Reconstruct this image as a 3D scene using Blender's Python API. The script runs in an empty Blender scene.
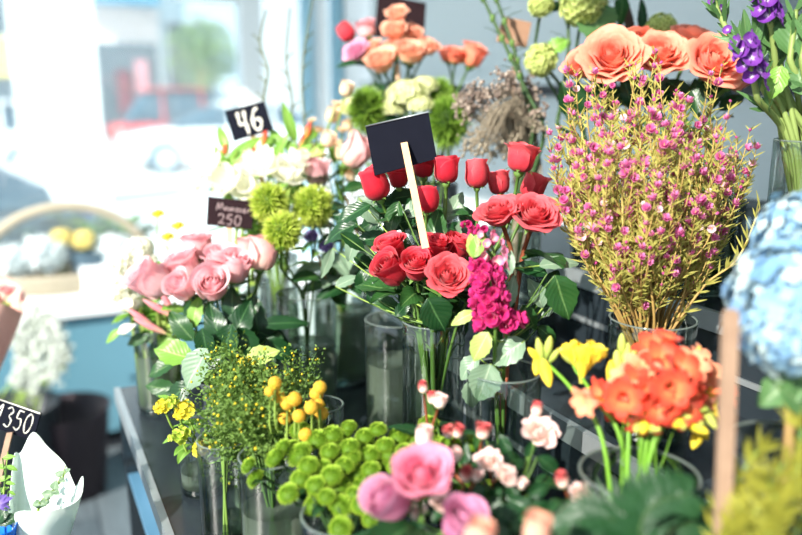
import bpy, math, random
import numpy as np
from mathutils import Vector, Matrix, noise
V = Vector
PI = math.pi
rnd = random.Random(7)
C = bpy.context.scene.collection
SC = bpy.context.scene
FPX = 780.0
TH = math.radians(12.4)
CAM = V((0, 0, 1.5))
FW = V((0, math.cos(TH), -math.sin(TH)))
UP = V((0, math.sin(TH), math.cos(TH)))
RT = V((1, 0, 0))
def P(px, py, d):
    return CAM + d * (FW + RT * ((px - 401) / FPX) + UP * ((267.5 - py) / FPX))
def ax(r, u, t):
    """axis from right / up / towards-viewer components"""
    return (RT * r + UP * u - FW * t).normalized()
CS, SN = math.cos(math.radians(26.05)), math.sin(math.radians(26.05))
E1 = V((-SN, CS, 0)); E2 = V((CS, SN, 0)); UZ = V((0, 0, 1))
def AB(a, b, z=0.0):
    return E1 * a + E2 * b + UZ * z

# ------------------------------------------------------------------ mesh builder
class MB:
    def __init__(s):
        s.v = []; s.f = []; s.t = []; s.u = []
    def add(s, p, t=0.0, u=0.0):
        s.v.append((p[0], p[1], p[2])); s.t.append(t); s.u.append(u); return len(s.v) - 1
    def grid(s, rows, T=None, U=None, closed=False):
        n = len(rows); m = len(rows[0]); o = len(s.v)
        for i in range(n):
            for j in range(m):
                s.add(rows[i][j], T[i][j] if T else i / (n - 1), U[i][j] if U else j / max(1, m - 1))
        for i in range(n - 1):
            for j in range(m if closed else m - 1):
                k = (j + 1) % m
                s.f.append((o + i * m + j, o + i * m + k, o + (i + 1) * m + k, o + (i + 1) * m + j))
        return o
    def cap(s, o, m, flip=False):
        idx = list(range(o, o + m)); s.f.append(tuple(idx[::-1] if flip else idx))
    def tube(s, pts, r0, r1=None, n=6, cap=True, rf=None):
        r1 = r0 if r1 is None else r1
        N = len(pts); rows = []
        ref = V((0.31, 0.17, 0.93))
        for i, p in enumerate(pts):
            a = pts[max(0, i - 1)]; b = pts[min(N - 1, i + 1)]
            d = (b - a)
            d = d.normalized() if d.length > 1e-9 else UZ
            x = d.cross(ref)
            if x.length < 1e-3: x = d.cross(V((1, 0, 0)))
            x.normalize(); y = d.cross(x)
            k = i / (N - 1)
            r = (r0 + (r1 - r0) * k) if rf is None else rf(k)
            rows.append([p + x * (r * math.cos(q * 2 * PI / n)) + y * (r * math.sin(q * 2 * PI / n)) for q in range(n)])
        o = s.grid(rows, closed=True)
        if cap:
            s.cap(o, n); s.cap(o + (N - 1) * n, n, True)
    def lathe(s, prof, M=None, n=32, t=None):
        M = M or Matrix.Identity(4); rows = []
        for (r, z) in prof:
            rows.append([M @ V((r * math.cos(q * 2 * PI / n), r * math.sin(q * 2 * PI / n), z)) for q in range(n)])
        return s.grid(rows, closed=True)
    def ball(s, c, r, n=8, m=6, sc=(1, 1, 1), M=None, t=None):
        rows = []
        for i in range(m + 1):
            a = PI * i / m
            a = min(max(a, 0.04), PI - 0.04)
            row = []
            for q in range(n):
                p = V((r * sc[0] * math.sin(a) * math.cos(q * 2 * PI / n), r * sc[1] * math.sin(a) * math.sin(q * 2 * PI / n), r * sc[2] * math.cos(a)))
                row.append((M @ p if M else p) + V(c))
            rows.append(row)
        T = [[t] * n for _ in rows] if t is not None else None
        o = s.grid(rows, T=T, closed=True)
        s.cap(o, n); s.cap(o + m * n, n, True)
    def box(s, lo, hi, M=None):
        M = M or Matrix.Identity(4)
        c = [M @ V((x, y, z)) for x in (lo[0], hi[0]) for y in (lo[1], hi[1]) for z in (lo[2], hi[2])]
        o = len(s.v)
        for p in c: s.add(p)
        for f in ((0, 1, 3, 2), (4, 6, 7, 5), (0, 4, 5, 1), (2, 3, 7, 6), (0, 2, 6, 4), (1, 5, 7, 3)):
            s.f.append(tuple(o + i for i in f))
    def quadslab(s, q, th):
        """slab from 4 corners, thickness along its normal (front stays)"""
        n = (q[1] - q[0]).cross(q[3] - q[0]).normalized()
        o = len(s.v)
        for p in q: s.add(p)
        for p in q: s.add(p + n * th)
        for f in ((3, 2, 1, 0), (4, 5, 6, 7), (0, 1, 5, 4), (1, 2, 6, 5), (2, 3, 7, 6), (3, 0, 4, 7)):
            s.f.append(tuple(o + i for i in f))
    def mesh(s, name, mat, off=None, smooth=True):
        me = bpy.data.meshes.new(name)
        vv = s.v if off is None else [(a - off[0], b - off[1], c - off[2]) for a, b, c in s.v]
        me.from_pydata(vv, [], s.f)
        for nm, dat in (('t', s.t), ('u', s.u)):
            at = me.attributes.new(nm, 'FLOAT', 'POINT'); at.data.foreach_set('value', dat)
        if smooth: me.polygons.foreach_set('use_smooth', [True] * len(me.polygons))
        if mat: me.materials.append(mat)
        me.update()
        return me

def link(name, me, parent=None, M=None):
    o = bpy.data.objects.new(name, me); C.objects.link(o)
    if parent: o.parent = parent
    if M is not None: o.matrix_local = M
    return o
def obj(name, mb, mat, parent=None, loc=None, smooth=True):
    """mesh built in world coordinates; under a parent Empty (never rotated) it is stored relative to it"""
    if loc is None and parent is not None:
        loc = wloc(parent)
    off = V(loc) if loc is not None else V((0, 0, 0))
    o = link(name, mb.mesh(name, mat, off, smooth), parent)
    WL[o.name] = off
    if parent is None: o.location = off
    return o
WL = {}
def wloc(o):
    return WL.get(o.name, V((0, 0, 0)))
def tag(o, label=None, cat=None, group=None, kind=None):
    if label: o['label'] = label
    if cat: o['category'] = cat
    if group: o['group'] = group
    if kind: o['kind'] = kind
    return o
def thing(name, label, cat, loc, group=None):
    o = bpy.data.objects.new(name, None); C.objects.link(o)
    o.location = loc; o.empty_display_size = 0.02
    WL[o.name] = V(loc)
    return tag(o, label, cat, group)
def put(name, me, parent, M):
    """existing mesh as a part of a thing; M is its world matrix"""
    L = wloc(parent)
    o = bpy.data.objects.new(name, me); C.objects.link(o); o.parent = parent
    o.matrix_local = Matrix.Translation(-L) @ M
    WL[o.name] = L
    return o
def basis(axis, roll=0.0):
    z = axis.normalized()
    x = z.cross(V((0.13, 0.97, 0.21)))
    if x.length < 0.05: x = z.cross(V((1, 0, 0)))
    x.normalize(); y = z.cross(x)
    return Matrix((x, y, z)).transposed().to_4x4() @ Matrix.Rotation(roll, 4, 'Z')
def TM(loc, axis, scale, roll=0.0):
    s = Matrix.Diagonal((scale, scale, scale, 1)) if not isinstance(scale, tuple) else Matrix.Diagonal((*scale, 1))
    return Matrix.Translation(loc) @ basis(axis, roll) @ s

# ------------------------------------------------------------------ materials
def lin(c):
    return tuple(((x / 255) / 12.92 if x / 255 <= 0.04045 else ((x / 255 + 0.055) / 1.055) ** 2.4) for x in c) + (1.0,)
def nodes(name):
    m = bpy.data.materials.new(name); m.use_nodes = True
    nt = m.node_tree; nt.nodes.clear()
    return m, nt, nt.nodes.new('ShaderNodeOutputMaterial')
def N(nt, typ, **kw):
    n = nt.nodes.new(typ)
    for k, v in kw.items(): setattr(n, k, v)
    return n
def ramp(nt, fac, stops):
    r = N(nt, 'ShaderNodeValToRGB')
    e = r.color_ramp.elements
    while len(e) < len(stops): e.new(0.5)
    for i, (p, c) in enumerate(stops):
        e[i].position = p; e[i].color = lin(c)
    nt.links.new(fac, r.inputs[0]); return r.outputs[0]
def attr(nt, nm):
    a = N(nt, 'ShaderNodeAttribute'); a.attribute_name = nm; return a.outputs['Fac']
def mixc(nt, fac, a, b, mode='MIX'):
    m = N(nt, 'ShaderNodeMix', data_type='RGBA', blend_type=mode)
    for sock, v in ((0, fac), (6, a), (7, b)):
        if hasattr(v, 'is_linked') or hasattr(v, 'node'): nt.links.new(v, m.inputs[sock])
        else: m.inputs[sock].default_value = v
    return m.outputs[2]
def noise_fac(nt, scale, detail=2.0, obj_coords=True):
    tc = N(nt, 'ShaderNodeTexCoord'); n = N(nt, 'ShaderNodeTexNoise')
    n.inputs['Scale'].default_value = scale; n.inputs['Detail'].default_value = detail
    nt.links.new(tc.outputs['Object'], n.inputs['Vector']); return n.outputs['Fac']
def finish(nt, out, col, rough=0.5, spec=0.3, trans=0.0, bump=None, metal=0.0, sheen=0.0):
    b = N(nt, 'ShaderNodeBsdfPrincipled')
    b.inputs['Roughness'].default_value = rough
    b.inputs['Specular IOR Level'].default_value = spec
    b.inputs['Metallic'].default_value = metal
    if sheen: b.inputs['Sheen Weight'].default_value = sheen
    if isinstance(col, tuple): b.inputs['Base Color'].default_value = col
    else: nt.links.new(col, b.inputs['Base Color'])
    if bump is not None: nt.links.new(bump, b.inputs['Normal'])
    sh = b.outputs[0]
    if trans > 0:
        tr = N(nt, 'ShaderNodeBsdfTranslucent')
        if isinstance(col, tuple): tr.inputs[0].default_value = col
        else: nt.links.new(col, tr.inputs[0])
        mx = N(nt, 'ShaderNodeMixShader'); mx.inputs[0].default_value = trans
        nt.links.new(sh, mx.inputs[1]); nt.links.new(tr.outputs[0], mx.inputs[2]); sh = mx.outputs[0]
    nt.links.new(sh, out.inputs[0])
def bumpn(nt, h, strength=0.4, dist=0.002):
    b = N(nt, 'ShaderNodeBump'); b.inputs['Strength'].default_value = strength; b.inputs['Distance'].default_value = dist
    nt.links.new(h, b.inputs['Height']); return b.outputs[0]
def petal_mat(name, stops, trans=0.35, var=0.12, rough=0.55):
    m, nt, out = nodes(name)
    c = ramp(nt, attr(nt, 't'), stops)
    n = noise_fac(nt, 9.0)
    d = mixc(nt, var, c, ramp(nt, n, [(0.3, (30, 10, 10)), (0.7, (255, 250, 245))]), 'SOFT_LIGHT')
    mr = N(nt, 'ShaderNodeTexNoise'); mr.inputs['Scale'].default_value = 60
    finish(nt, out, d, rough, 0.25, trans, bumpn(nt, mr.outputs['Fac'], 0.12, 0.002), sheen=0.15)
    return m
def leaf_mat(name, c1, c2, vein, trans=0.25, rough=0.38, spec=0.45):
    m, nt, out = nodes(name)
    base = mixc(nt, noise_fac(nt, 30.0), lin(c1), lin(c2))
    au = N(nt, 'ShaderNodeMath', operation='ABSOLUTE'); nt.links.new(attr(nt, 'u'), au.inputs[0])
    mid = ramp(nt, au.outputs[0], [(0.0, (255, 255, 255)), (0.09, (0, 0, 0))])
    k = N(nt, 'ShaderNodeMath', operation='MULTIPLY_ADD'); k.inputs[1].default_value = -0.32
    nt.links.new(au.outputs[0], k.inputs[0]); nt.links.new(attr(nt, 't'), k.inputs[2])
    w = N(nt, 'ShaderNodeMath', operation='MULTIPLY'); w.inputs[1].default_value = 50.0; nt.links.new(k.outputs[0], w.inputs[0])
    sn = N(nt, 'ShaderNodeMath', operation='SINE'); nt.links.new(w.outputs[0], sn.inputs[0])
    side = ramp(nt, sn.outputs[0], [(0.85, (0, 0, 0)), (1.0, (84, 84, 84))])
    al = mixc(nt, 1.0, mid, side, 'ADD')
    col = mixc(nt, al, base, lin(vein))
    finish(nt, out, col, rough, spec, trans, bumpn(nt, sn.outputs[0], 0.2, 0.0005))
    return m
def plain_mat(name, c1, c2=None, scale=20.0, rough=0.5, spec=0.3, trans=0.0, metal=0.0, bump=0.0, bscale=80.0):
    m, nt, out = nodes(name)
    col = lin(c1) if c2 is None else mixc(nt, noise_fac(nt, scale, 4.0), lin(c1), lin(c2))
    b = None
    if bump: b = bumpn(nt, noise_fac(nt, bscale, 3.0), bump, 0.003)
    finish(nt, out, col, rough, spec, trans, b, metal)
    return m
def grad_mat(name, stops, at='t', trans=0.2, rough=0.55):
    m, nt, out = nodes(name)
    finish(nt, out, ramp(nt, attr(nt, at), stops), rough, 0.25, trans)
    return m
def glass_mat(name, tint, edge=0.55, tr=0.97, rough=0.02, cloud=0, ccol=(196, 206, 188)):
    """thin clear pane: mostly see-through, mirror-like towards grazing angles"""
    m, nt, out = nodes(name)
    lw = N(nt, 'ShaderNodeLayerWeight'); lw.inputs[0].default_value = 0.35
    mr = N(nt, 'ShaderNodeMapRange'); mr.inputs[1].default_value = 0.0; mr.inputs[2].default_value = 1.0
    mr.inputs[3].default_value = 0.06; mr.inputs[4].default_value = edge
    nt.links.new(lw.outputs['Fresnel'], mr.inputs[0])
    t = N(nt, 'ShaderNodeBsdfTransparent'); t.inputs[0].default_value = tuple(x * tr for x in lin(tint)[:3]) + (1,)
    g = N(nt, 'ShaderNodeBsdfGlossy'); g.inputs['Roughness'].default_value = rough
    mx = N(nt, 'ShaderNodeMixShader')
    nt.links.new(mr.outputs[0], mx.inputs[0]); nt.links.new(t.outputs[0], mx.inputs[1]); nt.links.new(g.outputs[0], mx.inputs[2])
    sh = mx.outputs[0]
    if cloud:
        df = N(nt, 'ShaderNodeBsdfDiffuse'); tl = N(nt, 'ShaderNodeBsdfTranslucent'); df.inputs[0].default_value = tl.inputs[0].default_value = lin(ccol)
        a = N(nt, 'ShaderNodeMixShader'); a.inputs[0].default_value = .5; nt.links.new(df.outputs[0], a.inputs[1]); nt.links.new(tl.outputs[0], a.inputs[2])
        b = N(nt, 'ShaderNodeMixShader'); b.inputs[0].default_value = cloud; nt.links.new(sh, b.inputs[1]); nt.links.new(a.outputs[0], b.inputs[2]); sh = b.outputs[0]
    nt.links.new(sh, out.inputs[0])
    return m

GLASS = glass_mat('clear_glass', (236, 244, 240), 0.75)
PANE = glass_mat('window_glass', (246, 252, 253), 0.25, 0.99, cloud=.09, ccol=(250, 252, 252))  # milky share imitates the glare veil over the street
WATER = glass_mat('vase_water', (205, 218, 200), 0.4, 0.95)
MURK = glass_mat('murky_water', (206, 220, 206), 0.4, 0.97, cloud=.30)  # murky water, clouded further to stand in for light through the vases
STEM = plain_mat('rose_stem', (62, 98, 40), (98, 128, 58), 25, 0.45, 0.35, 0.1)
STEMD = plain_mat('dark_stem', (40, 66, 34), (60, 88, 44), 25, 0.5, 0.3, 0.05)
STEML = plain_mat('light_stem', (128, 160, 66), (162, 186, 92), 25, 0.45, 0.35, 0.15)
STEMR = plain_mat('reddish_stem', (126, 62, 44), (150, 88, 58), 25, 0.5, 0.3, 0.05)
STEMB = plain_mat('brown_twig', (120, 96, 60), (158, 130, 82), 30, 0.65, 0.2)
ROSELEAF = leaf_mat('rose_leaf', (28, 66, 30), (50, 92, 42), (98, 132, 76), 0.22, 0.36, .35)
DARKLEAF = leaf_mat('dark_leaf', (18, 50, 26), (34, 74, 38), (72, 112, 66), 0.2, 0.32, 0.38)
GREYLEAF = leaf_mat('grey_leaf', (108, 136, 112), (134, 158, 130), (168, 184, 158), 0.25, 0.4, 0.5)
LIGHTLEAF = leaf_mat('light_leaf', (110, 160, 58), (140, 184, 80), (180, 206, 120), 0.35, 0.4)
LIMELEAF = leaf_mat('lime_leaf', (164, 192, 92), (190, 210, 120), (214, 226, 160), 0.4, 0.45)
SEPAL = plain_mat('sepal', (84, 122, 52), (120, 150, 76), 30, 0.5, 0.3, 0.2)
SLATE = plain_mat('slate_board', (14, 16, 26), (20, 22, 33), 40, 0.7, 0.06)
BROWNBOARD = plain_mat('brown_board', (30, 18, 22), (40, 26, 29), 40, 0.7, 0.06)
CHALK = plain_mat('chalk', (226, 222, 212), (186, 182, 174), 400, 0.9, 0.1)
GREYCHALK = plain_mat('grey_chalk', (150, 132, 132), (112, 96, 98), 400, 0.9, 0.1)
WOOD = plain_mat('bare_wood', (206, 160, 118), (226, 186, 146), 60, 0.6, 0.25)
OLDWOOD = plain_mat('brown_wood', (128, 102, 84), (160, 134, 112), 60, 0.6, 0.25)
BLACK = plain_mat('black_lacquer', (30, 37, 42), (42, 50, 56), 6, 0.2, 0.6)
TRIM = plain_mat('grey_metal', (150, 158, 162), (172, 178, 180), 30, 0.35, 0.5, 0, 0.6)
SKY, SUN, SUN_EL, SUN_AZ, FSTOP, EXPO = 1.55, 9.0, 33, 25, 1.9, 0.27
# ------------------------------------------------------------------ petals, roses
def rose_geo(N_, open_, H, curl, seed, ruffle=0.03, wide=1.0, inner=0.05, belly=.30, cs=.62, lo=.06, core=0.0):
    """a rose: petals on a golden-angle spiral, inner ones wrapped tight, outer ones leaning out and rolling back; outer radius 1, base at z=0"""
    r_ = random.Random(seed); mb = MB()
    NV, NU = 9, 11
    for i in range(N_):
        s = i / (N_ - 1)
        phi = i * 2.399963 + r_.uniform(-.25, .25)
        L = H * (0.84 + 0.26 * s + r_.uniform(-.05, .05))
        lean = open_ * (s ** 1.1) * r_.uniform(.85, 1.1)
        t0 = math.radians(84 - 80 * s ** .6)
        tm = math.radians(91 + 9 * (1 - s)) - lean
        tt = tm - curl * s ** 1.4 * r_.uniform(.6, 1.25) + math.radians(10) * (1 - s) ** 2
        r, z = inner + 0.06 * s + core * s, 0.05 * H * (1 - s)
        prof = [(r, z)]; K = 28
        for k in range(K):
            v = (k + .5) / K
            if v < belly: a = t0 + (tm - t0) * (v / belly) ** .9
            elif v < cs: a = tm
            else: a = tm + (tt - tm) * ((v - cs) / (1 - cs)) ** 1.3
            r += math.cos(a) * L / K; z += math.sin(a) * L / K
            r = max(r, inner * .6); prof.append((r, z))
        W = (0.36 + 0.30 * s) * H * wide * r_.uniform(.92, 1.1)
        sd = r_.uniform(0, 6.28); rows = []; T = []; U = []
        for j in range(NV):
            v = j / (NV - 1); row = []; tr = []; ur = []
            for q in range(NU):
                u = -1 + 2 * q / (NU - 1)
                vv = v * (1 - lo * u * u - .22 * u ** 6)
                x = vv * K; k = min(int(x), K - 1); f = x - k
                pr = prof[k][0] * (1 - f) + prof[k + 1][0] * f; pz = prof[k][1] * (1 - f) + prof[k + 1][1] * f
                hw = W * (.25 + .75 * math.sin(min(v, .6) / .6 * PI / 2) ** .9)
                ang = max(-2.4, min(2.4, u * hw / max(pr, .14)))
                pr += ruffle * math.sin(u * 3.4 + sd) * v * v * (0.3 + s) + .16 * s * u * u * v * v * pr + .08 * i / N_
                pz += ruffle * .9 * math.sin(u * 4.3 + sd * 2) * v * v - .06 * s * u * u * v * v
                a2 = phi + ang
                row.append(V((pr * math.cos(a2), pr * math.sin(a2), pz))); tr.append(v); ur.append(s)
            rows.append(row); T.append(tr); U.append(ur)
        mb.grid(rows, T, U)
    R = max(math.hypot(p[0], p[1]) for p in mb.v)
    mb.v = [(p[0] / R, p[1] / R, p[2] / R) for p in mb.v]
    mb.H = max(p[2] for p in mb.v)
    return mb
ROSE_KIND = {  # petals, opening (rad), height, curl (rad), ruffle, width, inner, belly, curl start, edge drop, core
    'bud': (12, -.08, 1.5, 1.0, .03, .80, .05, .44, .84, .12, .0), 'half': (20, .12, 1.2, 1.5, .035, 1.0, .05, .36, .72, .05, .05),
    'open': (30, .34, 1.05, 1.35, .05, 1.0, .05, .34, .64, .05, .10), 'full': (44, .50, 1.0, 1.3, .06, .98, .05, .32, .60, .05, .18),
    'spray': (36, .75, .85, .9, .08, .95, .04, .30, .55, .07, .12), 'tulip': (10, -.08, 1.35, .4, .03, 1.0, .05, .46, .8, .08, .0), 'cup': (16, .03, 1.25, 1.1, .03, .92, .05, .40, .78, .10, .03),
}
_rose = {}
def rose_mesh(kind, mat, var=0):
    key = (kind, mat.name, var)
    if key not in _rose:
        n, o, h, c, rf, w, *ex = ROSE_KIND[kind]
        mb = rose_geo(n, o, h, c, 11 + var * 37 + len(kind), rf, w, *ex)
        me = mb.mesh('bloom_' + kind, mat); _rose[key] = (me, mb.H)
    return _rose[key]
def calyx_mesh():
    mb = MB()
    mb.lathe([(.10, -.30), (.20, -.22), (.26, -.08), (.22, .06), (.1, .1)], n=12)
    for k in range(5):
        a = k * 2 * PI / 5; d = V((math.cos(a), math.sin(a), 0)); t = V((-d.y, d.x, 0)); rows = []
        for j in range(6):
            v = j / 5; w = .17 * math.sin(PI * min(1, v * .85 + .15)) * (1 - v * .55) + .005
            c = d * (.2 + .62 * v - .1 * v * v) + UZ * (.05 + .34 * v - .42 * v * v)
            rows.append([c - t * w, c + UZ * -.02, c + t * w])
        mb.grid(rows)
    return mb.mesh('calyx', SEPAL)
CALYX = calyx_mesh()

def curve(pts, n=14):
    """smooth path through the points"""
    if len(pts) == 2: pts = [pts[0], (pts[0] + pts[1]) / 2, pts[1]]
    p = [pts[0] * 2 - pts[1]] + list(pts) + [pts[-1] * 2 - pts[-2]]
    out = []; segs = len(pts) - 1; per = max(2, n // segs)
    for i in range(1, segs + 1):
        for k in range(per):
            t = k / per
            a, b, c, d = p[i - 1], p[i], p[i + 1], p[i + 2]
            out.append(0.5 * ((2 * b) + (c - a) * t + (2 * a - 5 * b + 4 * c - d) * t * t + (3 * b - a - 3 * c + d) * t ** 3))
    out.append(pts[-1].copy()); return out

def leaf_geo(mb, base, d, L, W, nrm, bend=.5, fold=.25, pet=0.0, serr=0.0, seed=0, shape=.8):
    """one leaf blade: folded along its midrib, drooping by bend radians"""
    d = d.normalized(); nrm = (nrm - d * nrm.dot(d))
    nrm = nrm.normalized() if nrm.length > 1e-4 else d.orthogonal().normalized()
    side = d.cross(nrm); NV, NU = 11, 7
    r_ = random.Random(seed); wob = r_.uniform(0, 6)
    pos = V(base); rows = []; T = []; U = []
    if pet > 0:
        path = [pos + d * (pet * k / 3) for k in range(4)]
        mb.tube(path, W * .05 + .0006, W * .04 + .0005, 5); pos = path[-1]
    a = 0.0
    for j in range(NV):
        v = j / (NV - 1)
        w = W * .5 * math.sin(PI * min(.999, v ** shape * .97 + .02)) ** .85
        dd = d * math.cos(a) - nrm * math.sin(a); nn = nrm * math.cos(a) + d * math.sin(a)
        row = []; ur = []
        for q in range(NU):
            u = -1 + 2 * q / (NU - 1)
            e = 1 + (serr * (1 if (j % 2) else -1) if abs(u) > .95 else 0)
            row.append(pos + side * (u * w * e) + nn * (fold * abs(u) * w + .05 * W * math.sin(v * 7 + wob + u * 2)))
            ur.append(u)
        rows.append(row); T.append([v] * NU); U.append(ur)
        pos = pos + dd * (L / (NV - 1)); a += bend / (NV - 1)
    mb.grid(rows, T, U)
def leaf(parent, base, d, L, W, nrm, mat, name='leaf', **kw):
    mb = MB(); leaf_geo(mb, base, d, L, W, nrm, **kw)
    return obj(name, mb, mat, parent)
def near(path, p):
    return min(path, key=lambda q: (q - p).length)
def leaf_at(parent, path, px, py, d, Lpx, Wpx, deg, mat, tilt=(0, .2, 1), bend=.5, fold=.2, away=0.0, serr=.06, shape=.8, reach=.06):
    """a leaf centred on a point of the place: deg is its direction seen from the stall's front, joined to its stem by a stalk"""
    k = d / FPX; a = math.radians(deg)
    dr = (RT * math.cos(a) + UP * math.sin(a) + FW * away).normalized()
    c = P(px, py, d); base = c - dr * (Lpx * k * .5)
    mb = MB(); leaf_geo(mb, base, dr, Lpx * k, Wpx * k, ax(*tilt), bend, fold, 0, serr, int(px * 7 + py), shape)
    o = obj('leaf', mb, mat, parent)
    if path:
        q = near(path, base - UP * .02)
        if (q - base).length > .004:
            st = MB(); st.tube(curve([q, (q + base) / 2 - UP * .004, base], 6), .0011, .0008, 5)
            obj('leaf_stalk', st, STEM if mat in (ROSELEAF, LIGHTLEAF, DARKLEAF) else STEML, o)
    return o

# ------------------------------------------------------------------ vases
TIER = {1: .955, 2: 1.08, 3: 1.21}
VS = {}
def vase(key, label, a, b, tier, r, h, water=.55, mat=None, murky=False, flare=1.0, name='glass_vase', thick=True):
    z = TIER[tier] if isinstance(tier, int) else tier
    base = AB(a, b, z + .0006)
    VS[key] = dict(base=base, r=r, h=h, w=water)
    t = thing(name, label, 'vase', base)
    m = Matrix.Translation(base)
    rt = r * flare
    mb = MB(); prof = [(r * .02, 0), (r * .90, 0), (r * .985, .002), (r, .008)]
    for k in range(1, 9): prof.append((r + (rt - r) * k / 8, .008 + (h - .008) * k / 8))
    prof += [(rt - .0012, h + .0012), (rt - .0026, h)]
    if mat is not None:
        for k in range(7, -1, -1): prof.append((r + (rt - r) * k / 8 - .003, .01 + (h - .01) * k / 8))
        prof.append((r * .02, .01))
    mb.lathe(prof, m, 40); obj('vase_body', mb, mat or GLASS, t)
    if mat is None:
        if thick:
            mb = MB(); mb.lathe([(r * .02, .001), (r * .86, .001), (r * .93, .006), (r * .86, .011), (r * .02, .011)], m, 32); obj('thick_base', mb, BASEGLASS, t)
        mb = MB(); mb.lathe([(rt - .0014, h - .0010), (rt + .0006, h), (rt - .0010, h + .0016), (rt - .0026, h)], m, 40); obj('rim', mb, RIMGLASS, t)
        if water > 0:
            mb = MB(); zw = h * water; rw = r * .955
            mb.lathe([(rw * .02, .0125), (rw, .0125), (rw, zw), (rw * .97, zw - .0015), (rw * .02, zw - .0015)], m, 32)
            obj('water', mb, MURK if murky else WATER, t)
    return t
BASEGLASS = glass_mat('base_glass', (205, 220, 216), .75, .95)
RIMGLASS = glass_mat('rim_glass', (214, 228, 222), .95, .9, .05, cloud=.3, ccol=(200, 216, 208))

def stem_path(vk, T, axis, n=18, spread=.75, seed=0):
    """from the vase floor over its mouth to the flower"""
    v = VS[vk]; B0 = v['base']; r_ = random.Random(seed)
    d = V((T.x - B0.x, T.y - B0.y, 0)); L = d.length
    off = d * (min(v['r'] * spread, L * .35) / L) if L > 1e-4 else V((0, 0, 0))
    j = V((r_.uniform(-1, 1), r_.uniform(-1, 1), 0)) * v['r'] * .22
    off = off + j
    if off.length > v['r'] * .8: off *= v['r'] * .8 / off.length
    bot = -off * .7 + V((r_.uniform(-1, 1), r_.uniform(-1, 1), 0)) * v['r'] * .12
    B = B0 + bot + UZ * .013; M = B0 + off + UZ * v['h']
    mid = (B + M) / 2
    lt = (T - M).length
    pre = T - axis * (lt * .30)
    return curve([B, mid, M, (M + pre) / 2 + (T - M) * .04, pre, T], n)

def rose(vk, px, py, d, w, kind, mat, axis, label, group, var=0, stem=STEM, leaves=2, leafmat=ROSELEAF, name='rose', sr=.0022, big=None, seedx=0, cal=True, roll=None, cat='flower', leaf_len=.055):
    me, H = rose_mesh(kind, mat, var)
    k = d / FPX; R = w * .5 * k
    seed = int(px * 13 + py * 7) + seedx; r_ = random.Random(seed)
    ctr = P(px, py, d); T = ctr - axis * (H * R * .5)
    path = stem_path(vk, T - axis * R * .22, axis, seed=seed)
    t = thing(name, label, cat, path[0], group)
    put('bloom', me, t, TM(T, axis, R, r_.uniform(0, 6.28) if roll is None else roll))
    if cal: put('calyx', CALYX, t, TM(T, axis, R * (1.0 if kind in ('bud', 'cup', 'half', 'tulip') else .8), r_.uniform(0, 6)))
    mb = MB(); mb.tube(path, sr * 1.15, sr, 7); obj('stem', mb, stem, t)
    n = len(path)
    for i in range(leaves):
        q = path[int(n * r_.uniform(.52, .88))]
        a = r_.uniform(0, 2 * PI); dr = V((math.cos(a), math.sin(a), r_.uniform(-.2, .5)))
        L = leaf_len * r_.uniform(.75, 1.25)
        leaf(t, q, dr, L, L * r_.uniform(.55, .68), UZ + V((r_.uniform(-.5, .5), r_.uniform(-.6, .2), 0)), leafmat, bend=r_.uniform(.3, 1.1), pet=.012, serr=.06, seed=seed + i)
    for b in big or []:
        leaf_at(t, path, *b)
    return t, path

# ------------------------------------------------------------------ small heads
def fib(n):
    for i in range(n):
        z = 1 - 2 * (i + .5) / n; r = math.sqrt(max(0, 1 - z * z)); a = i * 2.399963
        yield V((r * math.cos(a), r * math.sin(a), z))
def craspedia_mesh(mat, seed=0):
    mb = MB(); mb.ball((0, 0, 0), .93, 18, 12, t=0.0)
    for p in fib(260):
        x = p.orthogonal().normalized(); y = p.cross(x); o = len(mb.v)
        for q in range(5):
            a = q * 2 * PI / 5; mb.add(p * .9 + (x * math.cos(a) + y * math.sin(a)) * .085, .2)
        mb.add(p * 1.03, 1.0)
        for q in range(5): mb.f.append((o + q, o + (q + 1) % 5, o + 5))
    return mb.mesh('yellow_ball', mat)
def button_mesh(mat, seed):
    """green button chrysanthemum: a low dome of short blunt petals; radius 1"""
    r_ = random.Random(seed); mb = MB()
    mb.ball((0, 0, .02), .82, 16, 8, (1, 1, .62), t=.15)
    n = 150
    for i, p in enumerate(fib(n)):
        if p.z < -.42: continue
        q = V((p.x, p.y, p.z * .72)); out = q.normalized()
        up = V((0, 0, 1)); tip = (out * .62 + (V((p.x, p.y, 0)).normalized() if p.z < .93 else out) * .42 * (1 - max(0, p.z)) - V((p.x, p.y, 0)) * .22 * max(0, p.z) + up * .1).normalized()
        side = out.cross(tip); side = side.normalized() if side.length > .05 else out.orthogonal().normalized()
        b = V((q.x * .74, q.y * .74, q.z * .78 + .02)); L = .30 * r_.uniform(.8, 1.15); w = .085
        nn = side.cross(tip).normalized()
        rows = []
        for j in range(4):
            v = j / 3; ww = w * (1, 1.25, 1.25, .75)[j]
            c = b + tip * L * v + nn * (.05 * v * v)
            rows.append([c - side * ww + nn * .02, c - nn * .02, c + side * ww + nn * .02])
        mb.grid(rows)
    return mb.mesh('button_bloom', mat)
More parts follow.
